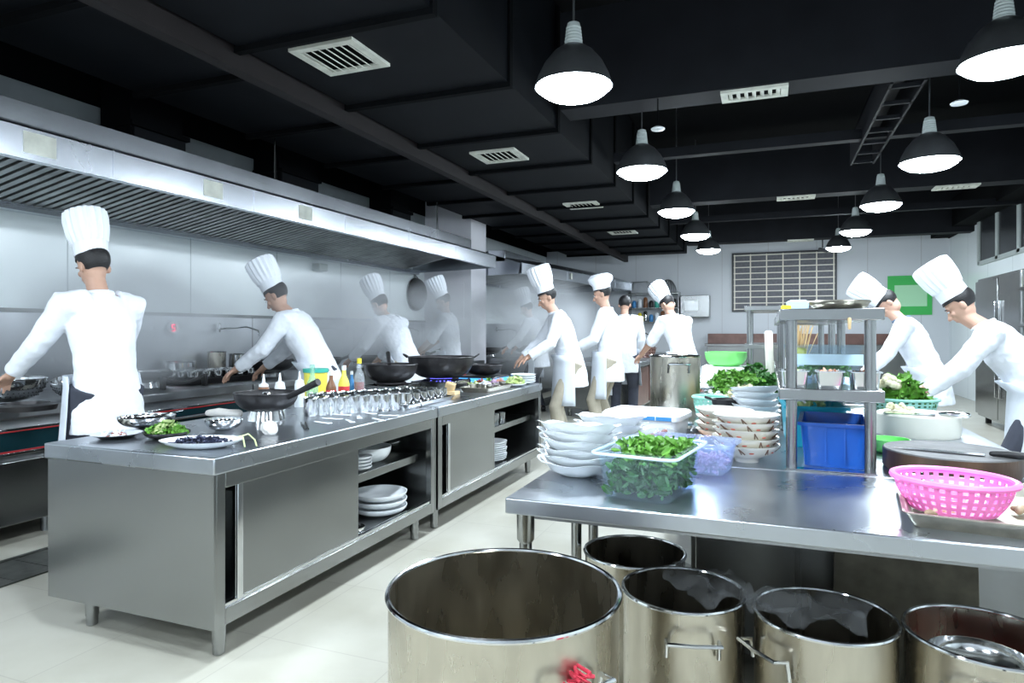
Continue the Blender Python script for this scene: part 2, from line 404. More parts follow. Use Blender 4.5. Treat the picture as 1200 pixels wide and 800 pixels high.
def grille(loc, w_, d_, label, group):
    t = thing('ceiling_grille', label, 'vent', loc, group=group)
    g = G().box(-w_ / 2, w_ / 2, -d_ / 2, -d_ / 2 + .05, -.02, 0).box(-w_ / 2, w_ / 2, d_ / 2 - .05, d_ / 2, -.02, 0).box(-w_ / 2, -w_ / 2 + .05, -d_ / 2 + .05, d_ / 2 - .05, -.02, 0).box(w_ / 2 - .05, w_ / 2, -d_ / 2 + .05, d_ / 2 - .05, -.02, 0)
    link('frame', g, grille_white, t, smooth=False)
    g = G(); n = 7
    for k in range(n): g.cbox((-w_ / 2 + .07 + (w_ - .14) * k / (n - 1), 0, -.012), (.03, d_ - .1, .004), (0, .5, 0))
    link('slat', g, grille_white, t, smooth=False)
    link('backing', G().box(-w_ / 2 + .05, w_ / 2 - .05, -d_ / 2 + .05, d_ / 2 - .05, -.002, 0), black_paint, t, smooth=False)
for (X, Y, lab) in [(-2.5, 3.45, 'largest, nearest grille on the wide duct'), (-2.45, 5.95, 'second grille on the wide duct'), (-2.35, 8.7, 'third grille on the wide duct'), (-2.35, 11.3, 'farthest grille on the wide duct')]:
    grille((X, Y, 3.0), .46, .42, 'off white square vent grille, ' + lab, 'vent grilles on the duct')
for (X, Y, lab, z) in [(-.1, 5.35, 'on the nearest wide cross beam', 3.1), (.35, 9.74, 'on the second wide cross beam', 3.1), (2.2, 9.74, 'on the second wide cross beam, by the right wall', 3.1), (.6, 14.35, 'on the last cross beam', 3.1)]:
    grille((X, Y, z), .48, .24, 'narrow off white vent grille ' + lab, 'vent grilles on the beams')
for (px, py, lab) in [(771, 153, 'beside the left lamp row'), (1124, 123, 'beside the right lamp row')]:
    X, Y = at(px, py, 2.85)
    t = thing('hanging_sensor', 'small white disc sensor hanging on a thin rod ' + lab, 'sensor', (X, Y, 2.85))
    link('sensor_disc', G().lathe([(.0005, 0), (.05, .005), (.055, .015), (.03, .03), (.005, .032)], 20), white_pl, t)
    link('rod', G().tube([(0, 0, .03), (0, 0, ZC - 2.85)], .005, 6), black_paint, t)
# exhaust boxes dropping from the ceiling to the hood
def Yd(px): return yat(px, -4.42)
for (y0, y1, zc, lab) in [(3.92, 4.44, 2.98, 'nearest'), (5.7, 6.32, 3.0, 'middle'), (7.95, 8.45, 2.98, 'farthest')]:
    t = thing('exhaust_riser', 'dark exhaust duct rising from the hood to the ceiling, ' + lab, 'duct', (0, 0, 0), group='exhaust risers')
    link('riser', G().box(-5.27, -4.92, y0, y1, 2.66, 4.05), black_paint, t, smooth=False)
    link('lower_box', G().box(-5.27, -4.90, y0 + .02, y1 + .02, 2.66, zc), duct_paint, t, bevel=.005)
    link('flange', G().box(-5.27, -4.87, y0 - .02, y1 + .04, zc, zc + .04), black_paint, t, smooth=False)

# ------------------------------------------------------------------ hoods
def hood(y0, y1, xf0, xf1, label, stickers):
    t = thing('exhaust_hood', label, 'hood', (0, 0, 0))
    Z0, Z1 = 2.235, 2.42
    def X(y): return xf0 + (xf1 - xf0) * (y - y0) / (y1 - y0)
    g = G()   # front band
    g.add([(xf0, y0, Z0), (xf1, y1, Z0), (xf1, y1, Z1), (xf0, y0, Z1), (xf0 - .06, y0, Z0), (xf1 - .06, y1, Z0), (xf1 - .02, y1, Z1), (xf0 - .02, y0, Z1)],
          [(0, 1, 2, 3), (4, 7, 6, 5), (0, 4, 5, 1), (3, 2, 6, 7), (0, 3, 7, 4), (1, 5, 6, 2)])
    link('front_band', g, steel_hood, t, smooth=False)
    g = G()   # roof
    g.add([(xf0, y0, Z1), (xf1, y1, Z1), (-4.5 + xf1 - xf0, y1, 2.64), (-4.5, y0, 2.64), (xf0, y0, Z1 - .01), (xf1, y1, Z1 - .01), (-4.5 + xf1 - xf0, y1, 2.62), (-4.5, y0, 2.62)],
          [(0, 1, 2, 3), (7, 6, 5, 4), (0, 4, 5, 1), (3, 2, 6, 7)])
    g.box(XL + .02, -4.5, y0, y1, 2.62, 2.64)
    link('hood_roof', g, steel_hood, t, smooth=False)
    for (ya, yb) in ((y0, y0 + .012), (y1 - .012, y1)):   # end plates
        g = G().prism([(X(ya) - .01, Z0), (X(ya) - .01, Z1 - .01), (-4.5, 2.62), (XL + .02, 2.62), (XL + .02, 2.2)], ya, yb)
        link('end_plate', g, steel_hood, t, smooth=False)
    link('drip_gutter', G().box(XL + .02, XL + .14, y0 + .012, y1 - .012, 2.17, 2.21).box(XL + .13, XL + .14, y0 + .012, y1 - .012, 2.21, 2.235), steel_hood, t, bevel=.006)
    link('inner_tray', G().add([(xf0 - .05, y0 + .012, Z0 + .01), (xf1 - .05, y1 - .012, Z0 + .01), (xf1 - .22, y1 - .012, 2.40), (xf0 - .22, y0 + .012, 2.40)], [(0, 1, 2, 3)]), steel_hood, t, smooth=False)
    n = int((y1 - y0 - .5) / .52); L_ = (y1 - y0 - .5) / n
    for i in range(n):    # baffle filters, tilted up towards the front
        ya = y0 + .02 + i * L_; xf = X(ya) - .22
        g = G(); k = 7
        for j in range(k):
            c = ya + (j + .5) * L_ / k; h = L_ / k * .30
            g.add([(XL + .13, c - h, 2.215), (XL + .13, c + h, 2.215), (xf, c + h, 2.42), (xf, c - h, 2.42),
                   (XL + .13, c - h, 2.235), (XL + .13, c + h, 2.235), (xf, c + h, 2.44), (xf, c - h, 2.44)],
                  [(0, 3, 2, 1), (4, 5, 6, 7), (0, 1, 5, 4), (1, 2, 6, 5), (2, 3, 7, 6), (3, 0, 4, 7)])
        f_ = link('baffle_filter', g, galv, t, smooth=False)
        g = G().add([(XL + .13, ya, 2.25), (XL + .13, ya + L_, 2.25), (xf, ya + L_, 2.455), (xf, ya, 2.455)], [(0, 1, 2, 3)])
        link('filter_backing', g, black_steel, f_, smooth=False)
    # air plenum set back on top of the hood
    g = G().box(-4.45 + (xf1 - xf0) * .0, -4.12, y0, y1 - .3, 2.45, 2.64)
    link('plenum', g, steel_hood, t, bevel=.004)
    for y in stickers:
        xx = X(y) + .002
        link('sticker', G().box(xx - .002, xx + .0015, y - .09, y + .09, Z0 + .035, Z1 - .03), grille_white, t, smooth=False)
    y = y0 + 1.75
    while y < y1 - .5: link('seam_strip', G().box(X(y) - .004, X(y) + .003, y - .005, y + .005, Z0, Z1), steel_hood, t, smooth=False); y += 1.22
    return t
hood(1.2, 9.2, -3.85, -3.85, 'long steel exhaust hood over the near row of ranges, with pale stickers', [yat(47, -3.85), yat(250, -3.85), yat(358, -3.85)])
hood(10.25, 15.5, -3.82, -3.0, 'second steel exhaust hood beyond the white pillar', [12.2])
g = G()
for (px, z0) in ((322, 2.65), (512, 2.65)):
    g = G().tube([(0, 0, 0), (.0, 0, ZC - z0)], .007, 6).tube([(.02, 0, 0), (-.02, .02, .5)], .003, 5)
    X = -4.2; solo('hanging_rod', g, steel, 'thin hanging rod holding up the hood, ' + ('near its middle' if px < 400 else 'near its far end'), 'rod', (X, yat(px, X), z0))
solo('gas_valve_box', G().box(0, .12, -.08, .08, 0, .09), lamp_cap_m, 'small grey box on the white wall below the hood gutter', 'box', (XL + .005, yat(370, XL), 2.03), bevel=.01)
# red digit display on the splash wall
t = thing('temperature_display', 'white rounded wall display with a glowing red digit', 'display', (XL + .013, yat(200, XL), 1.275 + 4 * 6.3 / F))
g = G().tube([(.02, .055 * math.cos(a) * 1.0, .048 * math.sin(a)) for a in [2 * PI * k / 24 for k in range(24)]], .014, 8, closed=True)
link('bezel', g, white_pl, t)
n_ = G().lathe([(.0005, 0), (.055, 0), (.055, .02), (.0005, .021)], 24); n_.rot(0, Euler((0, PI / 2, 0)).to_matrix().to_4x4())
link('screen', n_, black_steel, t)
g = G()
for (y0, y1, z0, z1) in ((-.018, .018, .024, .031), (-.018, .018, -.0035, .0035), (-.018, .018, -.031, -.024), (-.018, -.011, 0, .028), (.011, .018, -.028, 0)):
    g.box(.021, .024, y0, y1, z0, z1)
link('digit', g, led_red, t, smooth=False)

# ------------------------------------------------------------------ ranges along the left wall
XS = -4.18
def cook_range(y0, y1, label, teal=True):
    t = thing('cooking_range', label, 'stove', (0, 0, 0), group='ranges along the left wall')
    link('range_top', G().box(XL + .03, XS + .02, y0, y1 - .01, .755, .82), steel_dark, t, bevel=.008)
    link('range_body', G().box(XL + .03, XS - .05, y0 + .01, y1 - .02, .12, .755), steel_dark, t, bevel=.004)
    if teal:
        link('enamel_panel', G().box(XS - .05, XS - .005, y0 + .03, y1 - .05, .56, .68), teal_enamel, t, bevel=.004)
        link('trim_strip', G().box(XS - .05, XS + .004, y0 + .03, y1 - .05, .68, .70).box(XS - .05, XS + .004, y0 + .03, y1 - .05, .535, .555), steel_pol, t, bevel=.003)
        link('red_strip', G().box(XS - .05, XS + .006, y0 + .03, y1 - .05, .676, .683).box(XS - .05, XS + .006, y0 + .03, y1 - .05, .557, .564), red_trim, t, smooth=False)
        ym = (y0 + y1) / 2
        link('door_handle', G().tube([(XS + .0, ym - .3, .62), (XS + .045, ym - .3, .62), (XS + .045, ym + .3, .62), (XS, ym + .3, .62)], .011, 10), steel_pol, t)
    link('lower_panel', G().box(XS - .05, XS - .01, y0 + .02, y1 - .03, .12, .50), steel, t, bevel=.006)
    for yy in (y0 + .15, y1 - .15):
        link('leg', G().lathe([(.03, 0), (.03, .12)], 16, (XS - .15, yy, 0), cap0=True, cap1=True), steel_dark, t)
    return t
for i, (a, b, lab, tl) in enumerate([(1.3, 3.0, 'steel range with red trimmed dark enamel front at the left edge', True), (3.0, 4.5, 'steel range with red trimmed front behind the small dishes', True),
        (4.5, 6.2, 'plain steel range behind the bottles', False), (6.2, 7.9, 'plain steel range behind the large woks', False), (7.9, 9.5, 'plain steel range next to the white pillar', False),
        (10.3, 12.3, 'plain steel range beyond the white pillar', False), (12.3, 14.3, 'farthest steel range by the back wall', False)]):
    cook_range(a, b, lab, tl)

# ------------------------------------------------------------------ vessels
def wok_prof(r, h, n=10):
    return [(r * math.sin(PI / 2 * (.25 + .75 * j / n)) * 1.0, h * (1 - math.cos(PI / 2 * (.0 + 1.0 * j / n)))) for j in range(n + 1)]
def bowl_prof(r, h, foot=.45, n=8):
    return [(r * foot * .9, 0), (r * foot, .004)] + [(r * (foot + (1 - foot) * math.sin(PI / 2 * j / n)), .006 + (h - .006) * (1 - math.cos(PI / 2 * j / n)) ** 1.0) for j in range(1, n + 1)]
def loop_handle(c, r, axis_out, th=.006):
    ax, ay = axis_out; n_ = 10; pts = []
    for k in range(n_ + 1):
        a = PI * k / n_
        pts.append((c[0] + ax * r * math.sin(a) * .9 - ay * r * math.cos(a), c[1] + ay * r * math.sin(a) * .9 + ax * r * math.cos(a), c[2] + r * .6 * math.sin(a)))
    return G().tube(pts, th, 8)
def wok(loc, r, h, label, m=iron, long=None, loops=(), ring=True, food=None, group=None, rz=0):
    t = thing('wok', label, 'wok', loc, rz, group)
    z = .05 if ring else 0
    link('pan', G().vessel(wok_prof(r, h), .004, 44, (0, 0, z)).tube([(r * math.cos(a), r * math.sin(a), z + h) for a in [2 * PI * k / 44 for k in range(44)]], .005, 6, True), m, t)
    if ring: link('wok_ring', G().lathe([(r * .60, 0), (r * .50, .06), (r * .48, .06), (r * .58, 0)], 32), steel_pol, t)
    for a in loops:
        link('loop_handle', loop_handle((r * math.cos(a), r * math.sin(a), z + h - .005), .045, (math.cos(a), math.sin(a))), m, t)
    if long is not None:
        d = (math.cos(long), math.sin(long))
        link('long_handle', G().tube([(d[0] * r * .97, d[1] * r * .97, z + h - .015), (d[0] * (r + .07), d[1] * (r + .07), z + h + .015), (d[0] * (r + .2), d[1] * (r + .2), z + h + .07)], [.016, .015, .019], 14), m, t)
    if food: link('food', food[0], food[1], t)
    return t
def pot(loc, r, h, label, m=steel_pot, handles=(0, PI), rim=.006, seg=48, cat='pot', group=None, rz=0, lid=False, name='stock_pot'):
    t = thing(name, label, cat, loc, rz, group)
    link('pot_body', G().vessel([(r * .96, 0), (r, .02), (r, h * .5), (r, h)], .004, seg), m, t)
    link('rolled_rim', G().tube([((r + .001) * math.cos(a), (r + .001) * math.sin(a), h) for a in [2 * PI * k / seg for k in range(seg)]], rim, 8, True), steel_pol if m is steel_pot else m, t)
    for a in handles:
        ca, sa = math.cos(a), math.sin(a); zz = h * .86; q = min(.07, r * .4)
        def P(o, s_, z_): return (ca * (r + o) - sa * s_, sa * (r + o) + ca * s_, z_)
        link('handle', G().tube([P(-.002, -q, zz - .05), P(.006, -q, zz - .0), P(.045, -q, zz + .005), P(.05, 0, zz + .005), P(.045, q, zz + .005), P(.006, q, zz), P(-.002, q, zz - .05)], .006, 8), steel_pol, t)
    if lid: link('lid', G().lathe([(r + .004, h + .006), (r * .8, h + .02), (.02, h + .03), (.02, h + .05), (.0005, h + .055)], seg), m, t)
    return t
def cup0(r, h, name='steel_cup', label='x', m=steel_pol):
    return solo(name, G().vessel([(r * .93, 0), (r * .97, .01), (r, h)], .002, 20), m, label, 'cup')

# ------------------------------------------------------------------ left island counters
XI0, XI1 = -2.87, -1.925
def counter(y0, y1, door, bay, label, bay_side, extra_gap=None):
    t = thing('prep_counter', label, 'counter', (0, 0, 0))
    link('worktop', G().box(XI0, XI1, y0, y1, .735, .80), steel_top, t, bevel=.006)
    # carcass: ends, bottom, back, stiles and rails
    link('end_panel', G().box(XI0 + .015, XI1 - .01, y0 + .008, y0 + .02, .15, .735), steel, t, smooth=False)
    link('end_panel', G().box(XI0 + .015, XI1 - .01, y1 - .02, y1 - .008, .15, .735), steel, t, smooth=False)
    link('back_panel', G().box(XI0 + .015, XI0 + .025, y0 + .02, y1 - .02, .15, .735), steel, t, smooth=False)
    link('bottom_panel', G().box(XI0 + .025, XI1 - .05, y0 + .02, y1 - .02, .19, .205), steel, t, smooth=False)
    fr = G().box(XI1 - .05, XI1 - .01, y0 + .02, y0 + .065, .15, .735).box(XI1 - .05, XI1 - .01, y1 - .065, y1 - .02, .15, .735)
    fr.box(XI1 - .05, XI1 - .01, y0 + .065, y1 - .065, .15, .215).box(XI1 - .05, XI1 - .01, y0 + .065, y1 - .065, .675, .735)
    link('face_frame', fr, steel, t, bevel=.003)
    link('door_track', G().box(XI1 - .046, XI1 - .040, y0 + .065, y1 - .065, .205, .228).box(XI1 - .024, XI1 - .018, y0 + .065, y1 - .065, .205, .228), steel_pol, t, smooth=False)
    d_ = link('sliding_door', G().box(XI1 - .036, XI1 - .022, door[0], door[1], .222, .68), steel, t, bevel=.004)
    link('door_edge_pull', G().box(XI1 - .022, XI1 - .012, door[0], door[0] + .03, .222, .68), steel_pol, d_, bevel=.003)
    d2 = link('sliding_door', G().box(XI1 - .06, XI1 - .048, door[0] + .02, door[1] - .03, .222, .68), steel, t, smooth=False)
    link('shelf', G().box(XI0 + .03, XI1 - .09, bay[0] - .35, bay[1] + .0, .49, .52).box(XI1 - .10, XI1 - .085, bay[0] - .35, bay[1], .475, .52), steel, t, bevel=.002)
    for (xx, yy) in ((XI0 + .13, y0 + .12), (XI1 - .1, y0 + .12), (XI0 + .13, y1 - .12), (XI1 - .1, y1 - .12)):
        l_ = link('leg', G().lathe([(.026, .045), (.028, .15)], 20, (xx, yy, 0), cap0=True, cap1=True), steel, t)
        link('foot', G().lathe([(.018, 0), (.023, .004), (.024, .045)], 20, (xx, yy, 0), cap0=True, cap1=True), steel, l_)
    return t
counter(1.88, 3.66, (2.01, 2.84), (2.86, 3.57), 'near steel prep counter with sliding door and open plate bay', 1)
counter(3.675, 5.70, (3.83, 4.63), (4.66, 5.60), 'second steel prep counter beyond the seam, with large woks on top', 1)
# far counter of the same row
t = thing('prep_counter', 'far steel counter, brown reflection painted on its doors, beside the tall steel pot', 'counter', (0, 0, 0))
link('worktop', G().box(-2.9, -1.72, 9.4, 14.2, .76, .83), steel_top, t, bevel=.006)
link('body', G().box(-2.86, -1.80, 9.44, 14.16, .12, .76), steel, t, bevel=.004)
for k in range(4): link('door', G().box(-1.80, -1.765, 9.55 + k * 1.15, 10.5 + k * 1.15, .16, .72), brown_wood_reflect, t, bevel=.006)  # brown red reflection on the steel doors, painted as their colour
for (xx, yy) in ((-2.8, 9.6), (-1.9, 9.6), (-2.8, 14), (-1.9, 14)): link('leg', G().lathe([(.03, 0), (.03, .12)], 16, (xx, yy, 0), cap0=True, cap1=True), steel, t)

# plates, bowls in the bays
def dish(r, h, m=porcelain, seg=40, mod=None, t_=.004, foot=.5): return G().vessel(bowl_prof(r, h, foot), t_, seg, mod=mod)
pl0 = solo('dinner_plate', dish(.16, .05), porcelain, 'top white plate of three on the floor of the near open bay', 'plate', (-2.13, 3.32, .206 + .08), group='plates in the near bay')
for k, lab in enumerate(['middle', 'bottom']):
    dup(pl0, (-2.13, 3.32, .206 + .04 * (1 - k)), label=lab + ' white plate of three on the floor of the near open bay', group='plates in the near bay')
solo('serving_bowl', dish(.135, .09), porcelain, 'deep white bowl on the shelf of the near open bay', 'bowl', (-2.16, 3.24, .521))
sp0 = solo('small_plate', dish(.075, .022), porcelain, 'bottom small white plate of the short stack beside the deep bowl', 'plate', (-2.08, 3.03, .521), group='small plates on the bay shelf')
for k in range(1, 4): dup(sp0, (-2.08, 3.03, .521 + .018 * k), label=['', 'second', 'third', 'top'][k] + ' small white plate of the short stack beside the deep bowl', group='small plates on the bay shelf')
solo('steel_bowl', G().vessel(bowl_prof(.06, .05), .002, 28), steel_pol, 'small dark steel bowl on floor of near bay', 'bowl', (-2.02, 2.90, .206))
for k in range(3):
    solo('steel_ladle', G().vessel(bowl_prof(.035, .03), .002, 20).tube([(.03, 0, .03), (.12, .02, .05)], .004, 6), steel_pol, ['steel ladle lying behind the deep bowl', 'steel ladle lying at shelf middle', 'steel ladle nearest the far end of the shelf'][k], 'ladle', (-2.32 + .02 * k, 3.42 + .07 * k, .521), rz=.3 * k)
pl1 = solo('dinner_plate', dish(.14, .03), porcelain, 'bottom white plate of the tall stack in the second counter bay', 'plate', (-2.15, 5.0, .206), group='plate stack in the second bay')
for k in range(1, 9): dup(pl1, (-2.15 + .004 * (k % 3), 5.0, .206 + .017 * k), label='white plate in the tall stack in the second counter bay, %s from the bottom' % ['first', 'second', 'third', 'fourth', 'fifth', 'sixth', 'seventh', 'eighth', 'top'][k], group='plate stack in the second bay')
for k in range(5): cup = solo('steel_cup', G().vessel([(.03, 0), (.034, .07)], .002, 18), steel_pol, 'steel cup on the shelf of the second counter bay, %s from the near side' % ['first', 'second', 'third', 'fourth', 'last'][k], 'cup', (-2.1 - .02 * (k % 2), 4.78 + .09 * k, .521), group='cups in the second bay')

# ------------------------------------------------------------------ food on the near counter
def scatter_food(n, rx, ry, size, seed=1, h=.03, z=0.0, pile=True, up=.5):
    rg = random.Random(seed); g = G()
    for _ in range(n):
        a = rg.uniform(0, 2 * PI); q = math.sqrt(rg.random())
        zz = z + (h * (1 - q * q) * rg.random() if pile else rg.uniform(0, h))
        g.leaf((rx * q * math.cos(a), ry * q * math.sin(a), zz), size * rg.uniform(.6, 1.3), rg, up)
    return g
def chunks(n, rx, ry, size, seed=1, h=.02, z=0, el=(1, .6, .35)):
    rg = random.Random(seed); g = G()
    for _ in range(n):
        a = rg.uniform(0, 2 * PI); q = math.sqrt(rg.random())
        g.ell((rx * q * math.cos(a), ry * q * math.sin(a), z + h * (1 - q * q) * rg.random()), [size * e * rg.uniform(.7, 1.2) for e in el], (rg.uniform(-.3, .3), rg.uniform(-.3, .3), rg.uniform(0, 3.1)), 8, 5)
    return g
X, Y = at(137, 513, .8); t = thing('steel_plate', 'oval steel plate with chopped peppers and white slices at the counter corner', 'plate', (X, Y, .8))
link('plate', G().vessel([(.05, 0), (.07, .004), (.105, .022)], .002, 36), steel_pol, t)
link('chopped_pepper', chunks(26, .04, .04, .008, 3, .02, .008), meat_m, t); link('white_slices', scatter_food(14, .06, .06, .04, 4, .02, .01), white_pl, t)
X, Y = at(172, 500, .8); t = thing('steel_basin', 'shallow polished steel bowl with a ladle, rearmost of the near dishes', 'bowl', (X, Y, .8))
link('bowl', G().vessel(bowl_prof(.13, .055, .45), .002, 40), steel_pol, t)
link('ladle', G().vessel(bowl_prof(.04, .03), .002, 20, (-.03, .02, .02)).tube([(-.0, .04, .045), (.10, .13, .075)], .004, 8), steel_pol, t)
X, Y = at(196, 513, .8); t = thing('salad_dish', 'black dish heaped with chopped lettuce between plate and basin', 'dish', (X, Y, .8))
link('dish', G().vessel(bowl_prof(.095, .03, .6), .003, 36), iron, t); stuff(link('lettuce', scatter_food(150, .085, .07, .035, 5, .05, .022), green_leaf, t))
link('cabbage', scatter_food(50, .05, .06, .035, 6, .055, .03), pale_leaf, t); link('carrot', chunks(6, .03, .03, .009, 9, .02, .05), peach, t)
X, Y = at(232, 524, .8)
t = thing('oval_platter', 'large white oval platter of dark sliced fish at the counter corner', 'platter', (X + .01, Y + .01, .8), R(20))
link('platter', G().vessel([(.07, 0), (.085, .005), (.115, .018), (.135, .032)], .004, 48, mod=lambda r, z, a, j: (r * (1.0 / math.sqrt((math.cos(a) / 1.25) ** 2 + (math.sin(a) / .82) ** 2)), z)), porcelain, t)
stuff(link('sliced_fish', scatter_food(170, .115, .06, .04, 8, .028, .012, up=.2), fish_m, t))
link('garnish_strips', G().tube([(.13, 0, .035), (.18, .03, .05), (.22, 0, .03), (.24, -.03, .01)], .003, 6).tube([(.12, .02, .035), (.17, .0, .045), (.20, -.05, .01)], .003, 6), pale_leaf, t)
X, Y = at(262, 504, .8); t = thing('steel_basin', 'small steel bowl behind the white oval platter', 'bowl', (X, Y, .8))
link('bowl', G().vessel(bowl_prof(.085, .055, .45), .002, 36), steel_pol, t)
X, Y = at(254, 490, .8); solo('rolled_cloth', G().limb([(-.09, 0, .022), (-.03, .006, .026), (.03, 0, .024), (.09, -.006, .022)], [.018, .024, .020, .023], 12), cloth_m, 'rolled pale cloth lying behind the small steel bowl', 'cloth', (X, Y + .05, .8), rz=.25)
X, Y = at(309, 492, .8)
wk = wok((X + .0, Y + .02, .8), .165, .095, 'black wok holding a domed steel lid on the near counter', iron, long=R(-5), ring=True)
link('steel_lid', G().lathe([(.11, .075), (.10, .09), (.06, .105), (.018, .112), (.014, .13), (.022, .14), (.018, .148), (.0005, .15)], 36), steel_pol, wk)
X, Y = at(316, 508, .8); g = G(); rg = random.Random(3)
for _ in range(9): g.ell((rg.uniform(-.05, .05), rg.uniform(-.03, .03), rg.uniform(.02, .035)), (rg.uniform(.02, .035), rg.uniform(.02, .03), rg.uniform(.015, .026)), (rg.random(), rg.random(), rg.random()), 12, 8)
o = solo('crumpled_cloth', g, cloth_m, 'crumpled grey cloth lying in front of the black wok', 'cloth', (X, Y, .8))
X, Y = at(352, 500, .8); solo('chopsticks', G().tube([(-.12, -.01, .006), (.12, .04, .006)], .004, 6).tube([(-.12, .012, .006), (.12, .05, .006)], .004, 6), iron, 'pair of dark chopsticks beside the cloth', 'chopsticks', (X, Y, .8), rz=-1.0)
ordn = ['first', 'second', 'third', 'fourth', 'fifth', 'sixth', 'seventh', 'eighth', 'ninth', 'tenth']
rg = random.Random(12)
for k in range(8):
    X, Y = at(376 + k * 11, 496 - (k % 3) * 4 - k * .6, .8); g = G().cbox((0, 0, .006), (.09, .018, .005), (0, .03, 0)).cbox((.055, 0, .006), (.03, .028, .004))
    solo('spatula_strip', g, porcelain, 'flat white porcelain spoon before the steel cups, %s from the left' % ordn[k], 'spoon', (X, Y, .8), rz=rg.uniform(-.9, .6), bevel=.002, group='white spoons before the cups')
ordn = ['first', 'second', 'third', 'fourth', 'fifth', 'sixth', 'seventh', 'eighth', 'ninth', 'tenth']
# rows of steel cups
c0 = None; spots = []
for row in range(2):
    for k in range(10):
        px = 364 + k * 12.2; spots.append((px + row * 5, 487 - k * .9 - row * 7))
for (px, py) in spots:
    X, Y = at(px, py, .8)
    if c0 is None:
        c0 = solo('steel_cup', G().vessel([(.036, 0), (.038, .006), (.039, .10)], .002, 22).tube([(.039 * math.cos(a), .039 * math.sin(a), .10) for a in [2 * PI * k / 22 for k in range(22)]], .002, 6, True), steel_pol, 'plain steel cup in the double row in front of the bottles', 'cup', (X, Y, .8), group='steel cups before the bottles')
    else: dup(c0, (X, Y, .8))
    _i = len([o for o in C.objects if o.get('group') == 'steel cups before the bottles']) - 1
    _o = c0 if _i == 0 else [o for o in C.objects if o.get('group') == 'steel cups before the bottles'][-1]
    _o['label'] = 'plain steel cup, %s from the left in the %s row before the bottles' % (ordn[_i % 10], 'front' if _i < 10 else 'rear')
# bottles
def squeeze(px, py, m, label):
    X, Y = -2.74, yat(px, -2.74); t = thing('squeeze_bottle', label, 'bottle', (X, Y, .8))
    link('bottle', G().lathe([(.03, 0), (.032, .01), (.031, .14), (.026, .155)], 20, cap0=True, cap1=True), m, t)
    link('nozzle_cap', G().lathe([(.027, .15), (.027, .165), (.010, .175), (.004, .225)], 16, cap1=True), white_pl, t)
squeeze(309, 467, brown_sauce, 'squeeze bottle of brown sauce with pale nozzle')
squeeze(328, 466, white_pl, 'white squeeze bottle beside the brown sauce')
squeeze(351, 465, white_pl, 'white squeeze bottle beside the yellow tub')
X, Y = -2.78, yat(370, -2.78); t = thing('yellow_tub', 'yellow tub with dark green lid behind the glass bottle', 'tub', (X, Y, .8))
link('tub', G().lathe([(.068, 0), (.076, .21)], 28, cap0=True, cap1=True), yellow_lab, t); link('lid', G().lathe([(.082, .205), (.082, .23), (.0005, .233)], 28, cap0=True), green_teal, t)
def bottle(px, py, h, r, m, label, capm, labm=None, sauce=None, name='glass_bottle'):
    X = -2.60 if py > 464 else -2.68; Y = yat(px, X); t = thing(name, label, 'bottle', (X, Y, .8))
    link('bottle', G().lathe([(r * .9, 0), (r, .01), (r, h * .52), (r * .8, h * .62), (r * .4, h * .75), (r * .36, h * .92)], 22, cap0=True, cap1=True), m, t)
    link('cap', G().lathe([(r * .42, h * .88), (r * .42, h), (.0005, h * 1.005)], 16, cap0=True), capm, t)
    if labm: link('label_band', G().lathe([(r * 1.02, h * .14), (r * 1.02, h * .46)], 22), labm, t)
    if sauce: link('sauce', G().lathe([(r * .88, .01), (r * .9, h * .45)], 20, cap0=True, cap1=True), sauce, t)
bottle(366, 468, .27, .035, glass_g, 'clear green glass bottle in front of the yellow tub', glass_g)
bottle(388, 465, .22, .032, brown_sauce, 'dark bottle with a red label between tub and yellow bottle', white_pl, red_lab)
bottle(403, 467, .25, .036, yellow_lab, 'yellow sauce bottle with white cap', white_pl, red_lab, name='sauce_bottle')
bottle(421, 468, .29, .037, glass_c, 'glass bottle half full of red sauce with yellow cap', yellow_pl, None, soy_m)
bottle(412, 461, .2, .026, label_blue, 'small blue bottle between the yellow and red ones', white_pl, name='sauce_bottle')
# tray with cups
X, Y = at(472, 474, .8)
def sheet_tray(loc, w_, d_, h, m, label, rz=0, name='sheet_tray', t_=.003, cat='tray'):
    t = solo(name, G(), m, label, cat, loc, rz)
    bpy.data.objects.remove(t)
    g = G(); e = h * .5
    v = []
    for (a, b, z) in ((w_ / 2 - e, d_ / 2 - e, 0), (w_ / 2, d_ / 2, h), (w_ / 2 + .008, d_ / 2 + .008, h), (w_ / 2 + .008, d_ / 2 + .008, h - .004), (w_ / 2 - e + .0, d_ / 2 - e + .0, -.0)): pass
    def ring(a, b, z, rc=.018, n=5):
        out = []
        for (sx, sy, a0) in ((1, 1, 0), (-1, 1, PI / 2), (-1, -1, PI), (1, -1, 1.5 * PI)):
            for k in range(n + 1):
                q = a0 + PI / 2 * k / n; out.append((sx * (a - rc) + rc * math.cos(q), sy * (b - rc) + rc * math.sin(q), z))
        return out
    rs = [ring(w_ / 2 - e, d_ / 2 - e, 0), ring(w_ / 2, d_ / 2, h - .003), ring(w_ / 2 + .009, d_ / 2 + .009, h), ring(w_ / 2 + .009, d_ / 2 + .009, h + .003), ring(w_ / 2 - .003, d_ / 2 - .003, h + .002), ring(w_ / 2 - e - .003, d_ / 2 - e - .003, t_)]
    n = len(rs[0]); vv = [p for r_ in rs for p in r_]; ff = []
    for i in range(len(rs) - 1):
        for k in range(n): ff.append((i * n + k, i * n + (k + 1) % n, (i + 1) * n + (k + 1) % n, (i + 1) * n + k))
    ff.append(tuple(range(n))[::-1]); ff.append(tuple((len(rs) - 1) * n + k for k in range(n)))
    g.add(vv, ff)
    return solo(name, g, m, label, cat, loc, rz, angle=.5)
TX, TY = at(478, 474, .8)
sheet_tray((TX - .02, TY + .06, .8), .34, .62, .03, steel_pol, 'steel tray carrying two rows of cups before the big wok', 0)
